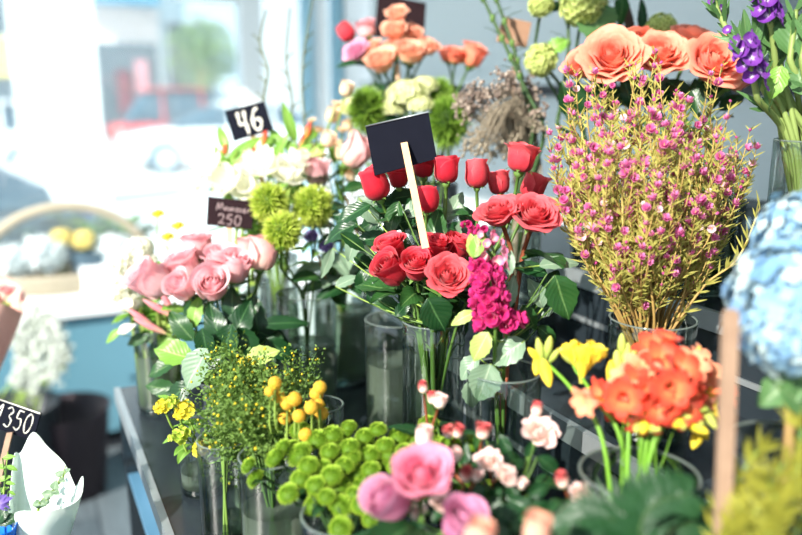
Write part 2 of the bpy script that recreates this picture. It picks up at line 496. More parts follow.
def spiky_mesh(mat, n, spike, seed, name='spiky_bloom', core=.62, wj=.3, width=.028):
    r_ = random.Random(seed); mb = MB(); mb.ball((0, 0, 0), core, 16, 10, t=0.0)
    for p in fib(n):
        p = (p + V((r_.uniform(-1, 1), r_.uniform(-1, 1), r_.uniform(-1, 1))) * .08).normalized()
        d = (p + V((r_.uniform(-1, 1), r_.uniform(-1, 1), r_.uniform(-1, 1))) * wj).normalized()
        x = p.orthogonal().normalized(); x.rotate(Matrix.Rotation(r_.uniform(0, 6), 3, p))
        b = p * core * .9; L = spike * r_.uniform(.7, 1.1); e = b + d * L * .6; f = b + d * L + V((r_.uniform(-1, 1), r_.uniform(-1, 1), r_.uniform(-1, 1))) * .06
        o = len(mb.v)
        mb.add(b - x * width, 0); mb.add(b + x * width, 0); mb.add(e + x * width * .8, .6); mb.add(e - x * width * .8, .6); mb.add(f, 1)
        mb.f += [(o, o + 1, o + 2, o + 3), (o + 3, o + 2, o + 4)]
    return mb.mesh(name, mat)
def floret_head_mesh(mat, n, size, seed, petals=4, zmin=-1, flat=1.0, name='floret_bloom', core=.8, cup=.25, jit=.06, roundness=.5):
    """a ball of small flat florets (viburnum, hydrangea); u carries one random value per floret"""
    r_ = random.Random(seed); mb = MB()
    if core: mb.ball((0, 0, 0), core, 16, 10, (1, 1, flat), t=0.0)
    for p in fib(n):
        if p.z < zmin: continue
        k = 1 + r_.uniform(-jit, jit) * 1.5
        c = V((p.x, p.y, p.z * flat)) * k
        nn = (p + V((r_.uniform(-1, 1), r_.uniform(-1, 1), r_.uniform(-1, 1))) * .3).normalized()
        x = nn.orthogonal().normalized(); x.rotate(Matrix.Rotation(r_.uniform(0, 6), 3, nn)); y = nn.cross(x)
        rv = r_.random(); s = size * r_.uniform(.8, 1.2)
        for q in range(petals):
            a = q * 2 * PI / petals; d = x * math.cos(a) + y * math.sin(a); t = nn.cross(d)
            rows = []; T = []
            for j, (v, w) in enumerate(((.04, .12), (.4, .42), (.75, .5), (1.0, .26))):
                cc = c + d * (s * v) + nn * (s * cup * v * v)
                rows.append([cc - t * (w * s), cc + nn * (-.05 * s), cc + t * (w * s)]); T.append([v] * 3)
            mb.grid(rows, T, [[rv] * 3] * 4)
    return mb.mesh(name, mat)
def simple_flower_mesh(mat, petals=5, seed=0, cup=.5, width=.5, layers=1, ruff=.1):
    """small open flower radius 1 facing +z"""
    r_ = random.Random(seed); mb = MB()
    for l in range(layers):
        for q in range(petals):
            a = (q + .5 * l) * 2 * PI / petals + r_.uniform(-.15, .15); d = V((math.cos(a), math.sin(a), 0)); t = V((-d.y, d.x, 0))
            L = 1 - .3 * l; cu = cup * (1 + .9 * l); rows = []; T = []
            for j, (v, w) in enumerate(((.0, .10), (.3, .55), (.62, .9), (.86, .8), (1.0, .35))):
                cc = d * (L * v) + UZ * (cu * v * v + .06 * l)
                rows.append([cc - t * (w * width * L) + UZ * (ruff * r_.uniform(-1, 1) * v), cc - UZ * .05, cc + t * (w * width * L) + UZ * (ruff * r_.uniform(-1, 1) * v)]); T.append([v] * 3)
            mb.grid(rows, T)
    return mb.mesh('small_flower', mat)
def trumpet_mesh(mat, seed=0, flare=1.0):
    """freesia trumpet: throat at 0, six petals opening along +z, length 1"""
    r_ = random.Random(seed); mb = MB()
    mb.lathe([(.05, 0), (.07, .15), (.13, .38), (.20, .52)], n=10)
    for q in range(6):
        a = q * PI / 3 + r_.uniform(-.08, .08); d = V((math.cos(a), math.sin(a), 0)); t = V((-d.y, d.x, 0)); rows = []; T = []
        for j in range(6):
            v = j / 5; r = .18 + (.36 * flare) * v ** 1.2 + r_.uniform(-.02, .02); z = .48 + .50 * v - .20 * flare * v ** 3
            w = .19 * math.sin(PI * min(.97, .22 + .70 * v)) + .02
            cc = d * (r - (.03 if q % 2 else 0)) + UZ * z
            rows.append([cc - t * w - d * .03, cc, cc + t * w - d * .03]); T.append([.3 + .7 * v] * 3)
        mb.grid(rows, T)
    return mb.mesh('trumpet', mat)
def bud_mesh(mat, slim=.26):
    mb = MB(); mb.lathe([(.03, 0), (slim * .7, .18), (slim, .45), (slim * .85, .72), (slim * .4, .93), (.02, 1)], n=10)
    return mb.mesh('bud', mat)
# ------------------------------------------------------------------ the shop
def abox(mb, a0, a1, b0, b1, z0, z1):
    M = Matrix((E1, E2, UZ)).transposed().to_4x4()
    mb.box((a0, b0, z0), (a1, b1, z1), M)
def struct(name, mat, *boxes, smooth=False, loc=(0, 0, 0)):
    mb = MB()
    for b in boxes: abox(mb, *b)
    o = obj(name, mb, mat, None, loc, smooth); return tag(o, kind='structure')
def part_box(name, mat, parent, *boxes):
    mb = MB()
    for b in boxes: abox(mb, *b)
    return obj(name, mb, mat, parent, None, False)

m, nt, out = nodes('floor_boards')
tc = N(nt, 'ShaderNodeTexCoord'); mp = N(nt, 'ShaderNodeMapping'); mp.inputs['Rotation'].default_value = (0, 0, math.radians(-116))
nt.links.new(tc.outputs['Object'], mp.inputs[0])
br = N(nt, 'ShaderNodeTexBrick'); br.inputs['Scale'].default_value = 1.0; br.inputs['Brick Width'].default_value = 1.4; br.inputs['Row Height'].default_value = .14
br.inputs['Mortar Size'].default_value = .004; br.inputs['Color1'].default_value = lin((84, 94, 100)); br.inputs['Color2'].default_value = lin((100, 109, 114)); br.inputs['Mortar'].default_value = lin((52, 58, 64))
nt.links.new(mp.outputs[0], br.inputs[0])
nz = N(nt, 'ShaderNodeTexNoise'); nz.inputs['Scale'].default_value = 6; nz.inputs['Detail'].default_value = 6
sc = N(nt, 'ShaderNodeMapping'); sc.inputs['Scale'].default_value = (1, 14, 1); nt.links.new(mp.outputs[0], sc.inputs[0]); nt.links.new(sc.outputs[0], nz.inputs['Vector'])
finish(nt, out, mixc(nt, .4, br.outputs[0], ramp(nt, nz.outputs['Fac'], [(.3, (80, 88, 96)), (.7, (200, 206, 208))]), 'OVERLAY'), .38, .4)
FLOORM = m
WALLM = plain_mat('wall_paint', (196, 206, 208), (204, 213, 214), 3, .7, .2, bump=.05)
DARKPANEL = plain_mat('grey_door_paint', (116, 128, 132), (124, 136, 140), 3, .5, .3)
WHITE = plain_mat('white_paint', (240, 244, 245), None, rough=.5, spec=.3)
BLUEGREY = plain_mat('pale_blue_paint', (140, 186, 204), (150, 194, 210), 2, .5, .3)
BENCH = plain_mat('bench_paint', (94, 142, 162), (106, 152, 170), 3, .35, .5)
DARKBASE = plain_mat('dark_base', (42, 46, 52), None, rough=.5)
STEEL = plain_mat('blue_steel', (90, 142, 176), (108, 156, 186), 10, .3, .5, 0, .35)

struct('floor', FLOORM, (-2.0, 3.9, -3.2, 1.7, -.06, 0))
w = struct('wall_right', WALLM, (-1.2, 3.72, 1.65, 1.75, 0, 2.7))
part_box('ledge', WALLM, w, (-1.2, 3.72, 1.585, 1.65, 1.535, 1.575))
part_box('shade_strip', DARKBASE, w, (-1.2, 3.72, 1.628, 1.65, 1.50, 1.535))  # dark strip painted in for the shade under the ledge
part_box('wall_panel', DARKPANEL, w, (-.3, 1.36, 1.635, 1.65, 1.585, 2.7))
part_box('panel_frame', DARKBASE, w, (1.36, 1.385, 1.632, 1.65, 1.575, 2.7))
struct('ceiling', WHITE, (-2.0, 3.95, -.60, 1.75, 2.7, 2.78))  # unseen; edge cut so sun reaches the roses but not the wall
struct('wall_back', WALLM, (-2.06, -2.0, -.75, 1.75, 0, 2.7))  # unseen, added behind the camera to cut ambient light
# window front: sill bench, posts, panes
w = struct('window_1', WHITE, (3.86, 4.0, -.66, -.52, .66, 2.7))
part_box('window_frame', WHITE, w, (3.86, 3.96, 1.03, 1.13, .66, 2.7))
part_box('window_frame', BLUEGREY, w, (3.86, 3.96, 1.36, 1.385, .66, 2.7))
part_box('window_frame', WHITE, w, (3.86, 3.96, 1.42, 1.47, .66, 2.7))
part_box('window_frame', BLUEGREY, w, (3.86, 3.96, 1.52, 1.55, .66, 2.7))
part_box('window_frame', WHITE, w, (3.86, 3.96, 1.57, 1.75, .66, 2.7))
part_box('transom', BLUEGREY, w, (3.86, 3.96, .37, .74, 1.99, 2.1))
part_box('transom', WHITE, w, (3.86, 3.96, .74, 1.03, 1.94, 2.1))
part_box('pane', PANE, w, (3.905, 3.911, -.52, 1.03, .66, 2.7))
part_box('pane', PANE, w, (3.905, 3.911, 1.13, 1.57, .66, 2.7))
part_box('pane', PANE, w, (3.905, 3.911, -2.2, -.66, .66, 2.7))
w = struct('sill_bench', BENCH, (3.36, 4.0, -3.2, 1.62, .09, .62))
w.name = 'trim_1'
part_box('bright_backing', WHITE, w, (3.33, 3.36, .97, 1.62, 0, .62))  # white panel added to brighten the view behind the glass vases
part_box('bench_top', WHITE, w, (3.33, 4.0, -3.2, 1.62, .62, .65))
part_box('bench_plinth', DARKBASE, w, (3.40, 4.0, -3.2, 1.62, 0, .09))

# ------------------------------------------------------------------ tiered stand
B0S, A1S, A0S = .13, 1.50, -.15
st = thing('flower_stand', 'black lacquered tiered stand carrying all the glass vases of flowers', 'stand', AB(A1S, B0S, 0))
part_box('shelf', BLACK, st, (A0S, A1S, B0S, .62, .925, .955))
part_box('riser', BLACK, st, (A0S, A1S, .62, .635, .925, 1.05))
part_box('shelf', BLACK, st, (A0S, A1S, .62, .84, 1.05, 1.08))
part_box('riser', BLACK, st, (A0S, A1S, .84, .855, 1.05, 1.18))
part_box('shelf', BLACK, st, (A0S, A1S, .84, 1.12, 1.18, 1.21))
part_box('back_panel', BLACK, st, (A0S, A1S, 1.105, 1.12, .3, 1.18))
part_box('back_board', BLACK, st, (A0S, 1.30, 1.10, 1.118, 1.18, 1.33))
part_box('side_panel', BLACK, st, (A1S - .02, A1S, .60, 1.105, .3, 1.05))
for (b, z) in ((B0S, .955), (.62, 1.08), (.84, 1.21)):
    part_box('edge_trim', TRIM, st, (A0S, A1S, b - .006, b + .004, z - .026, z + .002))
part_box('riser_groove', TRIM, st, (A0S, A1S, .616, .6195, .995, 1.003))
part_box('riser_groove', TRIM, st, (A0S, A1S, .836, .8395, 1.125, 1.133))
part_box('bracket', BLACK, st, (A1S - .03, A1S, B0S, B0S + .03, .80, .925))
part_box('bracket', BLACK, st, (A1S - .05, A1S, B0S, B0S + .10, .80, .815))
part_box('lower_rail', STEEL, st, (A0S, A1S - .03, B0S + .004, B0S + .03, .785, .80))
part_box('lower_shelf', plain_mat('blue_grey_shelf', (104, 128, 146), (120, 142, 158), 4, .3, .5), st, (A0S, A1S - .04, B0S + .03, .6, .78, .795))
for a in (A0S + .01, A1S - .04):
    for b in (B0S + .002, 1.07):
        part_box('leg', BLACK, st, (a, a + .03, b, b + .03, 0, .79))

# ------------------------------------------------------------------ street
CONC = plain_mat('pale_paving', (226, 228, 226), (238, 238, 236), 1.5, .8, .2)
g = struct('street_pavement', CONC, (3.95, 60, -40, 40, -.3, -.05))
CARWHITE = plain_mat('white_car_paint', (240, 242, 244), None, rough=.25, spec=.5)
CARRED = plain_mat('red_car_paint', (200, 60, 64), None, rough=.3, spec=.5)
CARBLUE = plain_mat('blue_car_paint', (34, 92, 134), None, rough=.22, spec=.6)
CARGLASS = plain_mat('car_glass', (52, 88, 108), None, rough=.08, spec=.7)
TYRE = plain_mat('tyre', (60, 92, 112), None, rough=.7)
RIM = plain_mat('wheel_rim', (226, 232, 236), None, rough=.35, spec=.5)
LAMPR = plain_mat('tail_lamp', (190, 60, 60), None, rough=.3)
LAMPW = plain_mat('head_lamp', (235, 240, 244), None, rough=.1, spec=.7)
def car(label, a, b, paint, sgn, cab=0.0, length=4.3, roof=1.45):
    """b is the middle; sgn +1 looks towards +b"""
    base = AB(a, b, -.05); t = thing('car', label, 'car', base)
    def q(s, w, z): return AB(a + w, b + sgn * s, -.05 + z)
    h = length / 2
    st_ = [(-h, .42, .70, .62), (-h + .06, .28, .86, .78), (-h + .5, .22, .95, .86), (-.9, .2, .93, .88), (.4, .2, .92, .88), (.9, .2, .92, .88), (h - .6, .22, .84, .85), (h - .12, .3, .72, .76), (h, .42, .60, .60)]
    mb = MB(); rows = []
    for s, z0, z1, w in st_:
        rows.append([q(s, x * w, z) for x, z in ((-.86, z0), (-1, z0 + (z1 - z0) * .25), (-1, z0 + (z1 - z0) * .7), (-.9, z1 - .03), (-.6, z1), (0, z1 + .02), (.6, z1), (.9, z1 - .03), (1, z0 + (z1 - z0) * .7), (1, z0 + (z1 - z0) * .25), (.86, z0))])
    o = mb.grid(rows, closed=True); mb.cap(o, 11); mb.cap(o + (len(rows) - 1) * 11, 11, True)
    obj('body', mb, paint, t)
    mb = MB(); rows = []
    for s, z, w in ((-h + .35, .92, .8), (-h + .75, roof - .12, .66), (-.9, roof - .01, .64), (.1, roof - .02, .64), (.55, roof - .2, .68), (1.1, .93, .8)):
        s += cab; rows.append([q(s, -w, .90), q(s, -w * (.94), (z + .9) / 2), q(s, -w * .86, z), q(s, 0, z + .015), q(s, w * .86, z), q(s, w * .94, (z + .9) / 2), q(s, w, .90)])
    mb.grid(rows); obj('window', mb, CARGLASS, t)
    mb = MB()
    for s0, s1, z0, z1 in ((-h + .72, .16, roof - .03, roof + .03),):
        mb.grid([[q(s + cab, x, z1 - .05 * (abs(x) > .5) - (.06 if s < -h + .8 or s > .1 else 0)) for x in (-.64, -.5, 0, .5, .64)] for s in (s0, s0 + .3, (s0 + s1) / 2, s1 - .2, s1)])
    obj('roof', mb, paint, t)
    for s in (-.05, -1.0):
        mb = MB()
        for sd in (-1, 1): mb.tube([q(s + cab, sd * .82, .9), q(s + cab, sd * .62, roof - .03)], .04, .035, 6)
        obj('pillar', mb, paint, t)
    for s in (-h + .8, h - .85):
        for sd in (-1, 1):
            mb = MB(); c = q(s, sd * .80, .32); M = Matrix.Translation(c) @ basis(E1 * sd)
            mb.lathe([(.20, -.09), (.30, -.1), (.325, -.07), (.325, .07), (.30, .09), (.20, .10)], M, 24); wh = obj('wheel', mb, TYRE, t)
            mb = MB(); mb.lathe([(.01, .075), (.08, .095), (.2, .08), (.225, .095), (.23, .06)], M, 20); obj('hubcap', mb, RIM, wh)
    for sd in (-1, 1):
        mb = MB(); mb.ball(q(h - .14, sd * .58, .62), .12, 10, 8, (1, 1, .6)); obj('headlight', mb, LAMPW, t)
        mb = MB(); mb.ball(q(-h + .08, sd * .62, .74), .11, 10, 8, (1, 1, .9)); obj('taillight', mb, LAMPR, t)
    return t
car('dark blue car parked close outside the shop window', 5.75, -1.38, CARBLUE, 1, cab=.45, length=4.2)
car('white car with blue shade standing across the street beside the wide white window post', 17.3, -1.2, CARWHITE, -1, length=4.2)
car('white car parked across the street in front of the red car', 17.3, 4.05, CARWHITE, -1, length=4.4, roof=1.4)
car('red car parked across the street behind the white car', 20.6, 4.3, CARRED, 1, length=4.4, roof=1.72)

FACP = plain_mat('pale_pink_render', (232, 216, 212), (238, 226, 222), 1, .8, .2)
FACB = plain_mat('blue_grey_render', (186, 204, 212), (196, 212, 218), 1, .8, .2)
SHOPDARK = plain_mat('dark_shop_glass', (74, 88, 100), (86, 104, 116), .8, .15, .5)
def building(label, a, b0, b1, h, mat, wins, extra=()):
    t = thing('street_building', label, 'building', AB(a, (b0 + b1) / 2, -.05))
    part_box('wall', mat, t, (a, a + 6, b0, b1, -.05, h))
    for (x0, x1, z0, z1) in wins:
        f = part_box('window', WHITE, t, (a - .06, a, x0 - .05, x1 + .05, z0 - .05, z1 + .05))
        part_box('pane', SHOPDARK, f, (a - .08, a - .061, x0, x1, z0, z1))
    for nm, m_, bx in extra: part_box(nm, m_, t, bx)
    return t
AWN = plain_mat('awning_blue', (90, 150, 180), None, rough=.7)
PINKSIGN = plain_mat('pink_display', (214, 150, 160), None, rough=.6)
MAROON = plain_mat('maroon_display', (128, 60, 76), None, rough=.6)
building('pale pink shop building with dark display window across the street', 24, 1.4, 4.0, 9, FACP, [(1.9, 3.9, .4, 2.95)], (('awning', AWN, (23.2, 24, 1.5, 3.95, 3.95, 4.25)), ('display_board', PINKSIGN, (23.85, 23.915, 3.25, 3.6, .9, 2.5)), ('display_board', MAROON, (23.85, 23.915, 2.75, 3.1, 1.0, 2.2))))
building('pale blue grey building behind the street tree', 24.4, 4.06, 6.4, 9, FACB, [(4.3, 5.6, .4, 3.6)])
building('pale building with grey windows seen past the wide white post', 24, -3.0, 1.0, 9, FACB, [(-.9, .45, .5, 2.6), (-.9, .45, 3.1, 5.0)], (('yellow_sign', plain_mat('yellow_sign', (236, 216, 130), None, rough=.6), (23.8, 23.915, -.35, .15, 2.0, 3.0)),))
t = thing('street_pillar', 'wide plain white pillar standing on the pavement across from the window', 'pillar', AB(12.4, .6, -.05))
part_box('shaft', WHITE, t, (12, 12.8, .05, 1.13, -.05, 6))
part_box('foot', CONC, t, (11.95, 12.85, .0, 1.18, -.05, .12))
# street tree
t = thing('street_tree', 'rounded green tree standing in front of the blue grey building', 'tree', AB(22.2, 4.75, -.05))
mb = MB(); mb.tube(curve([AB(22.2, 4.75, -.06), AB(22.25, 4.7, 1.0), AB(22.2, 4.8, 2.3)], 8), .11, .06, 8); obj('trunk', mb, STEMB, t)
mb = MB(); r_ = random.Random(3)
TREEM = plain_mat('tree_leaves', (112, 142, 96), (150, 176, 120), 2, .6, .2, .3)
for i in range(620):
    p = V((r_.gauss(0, 1), r_.gauss(0, 1), r_.gauss(0, 1))); p = p.normalized() * (r_.random() ** .4) * .95
    c = AB(22.2, 4.8, 2.65) + V((p.x, p.y, p.z * 1.05))
    x = V((r_.uniform(-1, 1), r_.uniform(-1, 1), r_.uniform(-1, 1))).normalized(); y = x.orthogonal().normalized(); s = r_.uniform(.07, .14)
    mb.grid([[c - x * s, c - y * s * .5], [c + y * s * .5, c + x * s]])
obj('crown', mb, TREEM, t)
# ------------------------------------------------------------------ vases on the stand
vase('left', 'slim clear vase of light green stems at the far corner of the stand', 1.36, .19, 1, .040, .15, .7, murky=True)
DARKPOT = plain_mat('dark_pot', (44, 50, 56), (56, 62, 68), 8, .4, .4)
vase('pink', 'dark grey flower bucket holding the pale pink roses', 1.13, .263, 1, .060, .135, 0, DARKPOT, flare=1.15, name='flower_bucket')
vase('jar', 'small glass jar with a little cloudy water near the stand edge', 1.03, .192, 1, .030, .085, .4, murky=True)
vase('glass2', 'empty clear vase with low water beside the green filler vase', .86, .186, 1, .030, .150, .3)
vase('solid', 'clear vase packed with the stems of the feathery green filler', .784, .222, 1, .036, .155, .6, murky=True)
vase('mums', 'clear vase holding the green button chrysanthemums', .64, .255, 1, .045, .15, .6)
vase('crasp', 'narrow glass vase behind the chrysanthemums holding the yellow balls', .885, .318, 1, .030, .16, .6, murky=True)
vase('clear', 'clear cylinder vase half full of grey water left of the red rose vase', 1.07, .515, 1, .050, .20, .66, murky=True)
vase('red', 'clear vase holding the red roses', .84, .457, 1, .040, .265, .45)
vase('stock', 'clear vase holding the magenta flowers and grey green leaves', .715, .482, 1, .043, .235, .45)
vase('dian', 'clear vase holding the fluffy green balls', 1.215, .415, 1, .050, .22, .6, murky=True)
vase('white', 'clear vase holding the white flowers behind the fluffy green balls', 1.345, .345, 1, .045, .22, .6)
vase('v345', 'wide clear vase with brown stems left of the half full vase', 1.37, .545, 1, .058, .22, .62, murky=True)
vase('v46', 'clear vase of green leaves under the sign reading 46', 1.445, .44, 1, .038, .24, .6)
vase('freesia', 'large clear vase holding the orange and yellow freesias', .488, .478, 1, .0535, .212, .25)
vase('spray', 'clear vase holding the pale spray roses', .533, .365, 1, .040, .15, .5)
vase('fore', 'clear vase holding the big pink roses', .470, .272, 1, .040, .15, .5)
vase('hyd', 'clear vase holding the blue hydrangeas', .394, .555, 1, .055, .26, .5)
vase('gold', 'pot holding the yellow green goldenrod sprays', .322, .410, 1, .050, .16, 0, DARKPOT, name='flower_pot')
vase('fern', 'pot holding the dark green fern fronds', .415, .345, 1, .042, .14, 0, DARKPOT, name='flower_pot')
vase('wax', 'clear vase packed with the twiggy stems of the pink waxflower', .70, .69, 2, .053, .15, .5)
vase('dried', 'clear vase holding the dried grey brown bunch', 1.10, .755, 2, .045, .20, 0)
vase('puff', 'clear vase holding the feathery green puffs and cream lace flowers', 1.31, .71, 2, .050, .22, .5)
vase('peach', 'dark pot holding the peach roses by the wall', 1.43, .775, 2, .050, .24, 0, DARKPOT, name='flower_pot')
vase('orange', 'clear vase holding the large coral orange roses', .845, .915, 3, .052, .20, .6)
vase('vib', 'clear vase holding the snowball viburnum', 1.10, .93, 3, .042, .20, .5)
vase('purple', 'clear vase tightly packed with pale green stems of the purple flowers', .655, .905, 3, .055, .235, .7)

# ------------------------------------------------------------------ price signs
def stroke_mb(pl, TL, ex, ey, n, w, mb):
    """flat chalk strokes: polylines in board units (x right, y down)"""
    for line in pl:
        pts = curve([TL + ex * x + ey * y for x, y in line], max(10, 4 * len(line))) if len(line) > 2 else [TL + ex * x + ey * y for x, y in line]
        rows = []
        for i, p in enumerate(pts):
            d = (pts[min(i + 1, len(pts) - 1)] - pts[max(i - 1, 0)]).normalized(); s = d.cross(n)
            k = w * (.75 + .25 * math.sin(i * .9))
            rows.append([p - s * k + n * .0004, p + n * .0007, p + s * k + n * .0004])
        mb.grid(rows)
GL = {
 '0': [[(.5, 0), (.12, .25), (.05, .65), (.3, 1), (.7, .9), (.95, .5), (.85, .12), (.5, 0)]],
 '1': [[(.2, .35), (.7, 0), (.45, 1)]],
 '2': [[(.1, .25), (.4, 0), (.85, .15), (.75, .5), (.15, .98), (.5, .85), (1, .95)]],
 '3': [[(.1, .12), (.55, 0), (.85, .2), (.45, .45), (.85, .65), (.6, 1), (0, .92)]],
 '4': [[(.15, 0), (.1, .35), (.2, .6), (.7, .58)], [(.8, 0), (.72, .5), (.74, 1.1)]],
 '5': [[(.95, .02), (.3, .02)], [(.3, .02), (.2, .42), (.7, .42), (.85, .75), (.5, 1), (.05, .9)]],
 '6': [[(.85, .02), (.45, .12), (.12, .5), (.15, .9), (.55, 1), (.9, .75), (.7, .5), (.3, .55)]],
}
def sign(label, q, d, mat, stick=None, name='price_sign', stickmat=WOOD, text=None, chalk=CHALK, wd=.0012, th=.004, stick_front=False, stick_w=.0045, edge=None):
    Q = [P(x, y, dd) for (x, y), dd in zip(q, d if isinstance(d, (list, tuple)) else [d] * 4)]
    foot = P(*stick[-1]) if stick else (Q[2] + Q[3]) / 2
    t = thing(name, label, 'sign', foot)
    n = (Q[1] - Q[0]).cross(Q[3] - Q[0]).normalized()
    if n.dot(CAM - Q[0]) > 0: n = -n
    mb = MB(); qq = Q if (Q[1] - Q[0]).cross(Q[3] - Q[0]).dot(n) > 0 else [Q[1], Q[0], Q[3], Q[2]]
    mb.quadslab(qq, th); obj('board', mb, mat, t, None, False)
    f = -n
    if text:
        mb = MB(); ex = Q[1] - Q[0]; ey = Q[3] - Q[0]
        for (s, x, y, w, h) in text:
            if isinstance(s, str):
                adv = w / max(1, len(s))
                for i, ch in enumerate(s):
                    stroke_mb([[(x + adv * (i + .12 + .76 * a), y + h * b) for a, b in l] for l in GL[ch]], Q[0], ex, ey, f, wd, mb)
            else:
                stroke_mb([[(x + w * a, y + h * b) for a, b in l] for l in s], Q[0], ex, ey, f, wd * .8, mb)
        obj('lettering', mb, chalk, t)
    if edge:
        mb = MB(); mb.tube([Q[0] + f * .0006, Q[1] + f * .0006], .0011, None, 5); obj('bare_edge', mb, edge, t)
    if stick:
        pts = [P(*s) for s in stick]
        o_ = f * (stick_w * .5 + .0006) if stick_front else n * (th + stick_w * .5 + .0006)
        pts = [p + o_ * (1 - i / max(1, len(pts) - 1) * (0 if stick_front else 0)) for i, p in enumerate(pts)]
        mb = MB(); dr = (pts[-1] - pts[0]).normalized(); s = dr.cross(f).normalized() * stick_w; g = f * stick_w * .45
        o = len(mb.v)
        for p in (pts[0], pts[-1]):
            for c in (-s - g, s - g, s + g, -s + g): mb.add(p + c)
        for fc in ((0, 1, 2, 3), (7, 6, 5, 4), (0, 4, 5, 1), (1, 5, 6, 2), (2, 6, 7, 3), (3, 7, 4, 0)): mb.f.append(fc)
        obj('stick', mb, stickmat, t, None, False)
    return t
sign('tilted dark price sign chalked with the number 46', [(225, 111), (264, 101), (273.5, 129.5), (233.5, 141)], 1.45, SLATE, [(252, 134, 1.45), (272, 232, 1.43)], text=[('46', .2, .14, .66, .7)], wd=.0032)
SCRIB = [[(0, 1), (.05, .1), (.1, .8), (.16, .1), (.2, .9)], [(.24, .5), (.27, .95), (.33, .5), (.36, .95)], [(.4, .95), (.43, .5), (.47, .95), (.51, .5), (.55, .95)], [(.6, .7), (.64, .5), (.67, .9), (.61, .95), (.6, .7)], [(.71, .55), (.76, .6), (.72, .75), (.77, .9), (.71, .95)], [(.82, .7), (.87, .5), (.87, .95), (.83, .95), (.82, .7), (.9, .95), (1, .5)]]
sign('dark price sign chalked with 250 above the pale pink roses', [(208, 196.5), (253.5, 201.5), (252, 229.5), (206.5, 225)], 1.30, BROWNBOARD, [(228, 222, 1.30), (233, 330, 1.28)], text=[(SCRIB, .2, .14, .72, .3), ('250', .22, .55, .55, .36)], chalk=GREYCHALK, wd=.0014)
sign('blank dark sign on a pale wooden stick above the red roses', [(365.5, 126.5), (428.5, 112), (437, 158.5), (374.5, 175.5)], 1.0, SLATE, [(404, 143, 1.0), (425.5, 248, .93)], stick_front=True, stick_w=.0043, edge=TRIM)
sign('black price sign chalked with 1350 beside the white paper bouquet', [(-14, 394.5), (40.5, 413.5), (33, 441), (-22, 422)], 1.09, SLATE, [(11, 432, 1.09), (-32, 612, .945)], text=[('1350', .235, .12, .70, .70)], chalk=CHALK, wd=.0010, stickmat=OLDWOOD, stick_front=True, stick_w=.0042, edge=CHALK)
KRAFT = plain_mat('kraft_card', (138, 106, 86), (150, 118, 96), 60, .8, .15)
t = sign('plain tan kraft card sign against the pale wall', [(503, 16), (531.5, 22.5), (526.5, 47.5), (496, 41)], 1.42, KRAFT, [(515, 36, 1.42), (512, 130, 1.42)], stickmat=OLDWOOD, stick_front=True, stick_w=.003)
sign('dark blank sign standing behind the peach roses', [(378, -6), (426, 3), (424, 42), (374, 36)], 1.66, BROWNBOARD, [(396, 30, 1.66), (400, 110, 1.64)])
# bare stake at the very front
t = thing('wooden_stake', 'tall weathered wooden stake in the goldenrod pot in front of the blue hydrangea', 'stake', VS['gold']['base'] + UZ * .016)
mb = MB(); p0, p1 = P(731, 309, .585), VS['gold']['base'] + UZ * .016 - FW * .004 - RT * .002; s = RT * .0056; g = FW * .003; o = 0
pts = [p0 + (p1 - p0) * k for k in (0, .012, .3, .6, 1)]
rows = []
for i, p in enumerate(pts):
    k = .55 if i == 0 else 1
    rows.append([p - s * k - g, p + s * k - g, p + s * k + g, p - s * k + g])
o = mb.grid(rows, closed=True); mb.cap(o, 4); mb.cap(o + 16, 4, True)
obj('shaft', mb, OLDWOOD, t, None, False)

# ------------------------------------------------------------------ petal colours
RED = petal_mat('red_petal', [(0, (140, 16, 32)), (.6, (200, 26, 48)), (.9, (218, 40, 62)), (1, (236, 84, 98))], .3)
CORALRED = petal_mat('coral_red_petal', [(0, (170, 36, 48)), (.6, (216, 62, 76)), (1, (236, 100, 108))], .32)
CORAL = petal_mat('coral_orange_petal', [(0, (250, 178, 130)), (.5, (247, 142, 110)), (1, (250, 164, 138))], .35)
PINK = petal_mat('pale_pink_petal', [(0, (252, 226, 210)), (.45, (251, 210, 211)), (1, (249, 198, 205))], .42)
BLUSH = petal_mat('blush_petal', [(0, (252, 226, 206)), (.6, (250, 206, 200)), (1, (246, 188, 190))], .42)
HOTPINK = petal_mat('rose_pink_petal', [(0, (240, 170, 160)), (.4, (238, 128, 156)), (1, (246, 156, 184))], .34)
MAGPINK = petal_mat('lilac_pink_petal', [(0, (206, 120, 150)), (.5, (222, 138, 174)), (1, (236, 174, 202))], .34)
MAUVE = petal_mat('mauve_petal', [(0, (170, 80, 122)), (.5, (196, 110, 152)), (1, (220, 148, 182))], .34)
SPRAY = petal_mat('pale_spray_petal', [(0, (252, 236, 214)), (.6, (254, 238, 230)), (.9, (253, 228, 220)), (1, (246, 204, 200))], .4)
SPRAYBUD = petal_mat('red_tipped_bud', [(0, (250, 236, 220)), (.55, (250, 220, 205)), (.82, (226, 136, 128)), (1, (188, 66, 74))], .3)
PEACH = petal_mat('peach_petal', [(0, (252, 220, 176)), (.5, (252, 204, 168)), (1, (251, 192, 166))], .42)
CREAM = petal_mat('cream_petal', [(0, (250, 250, 226)), (1, (254, 252, 244))], .45)

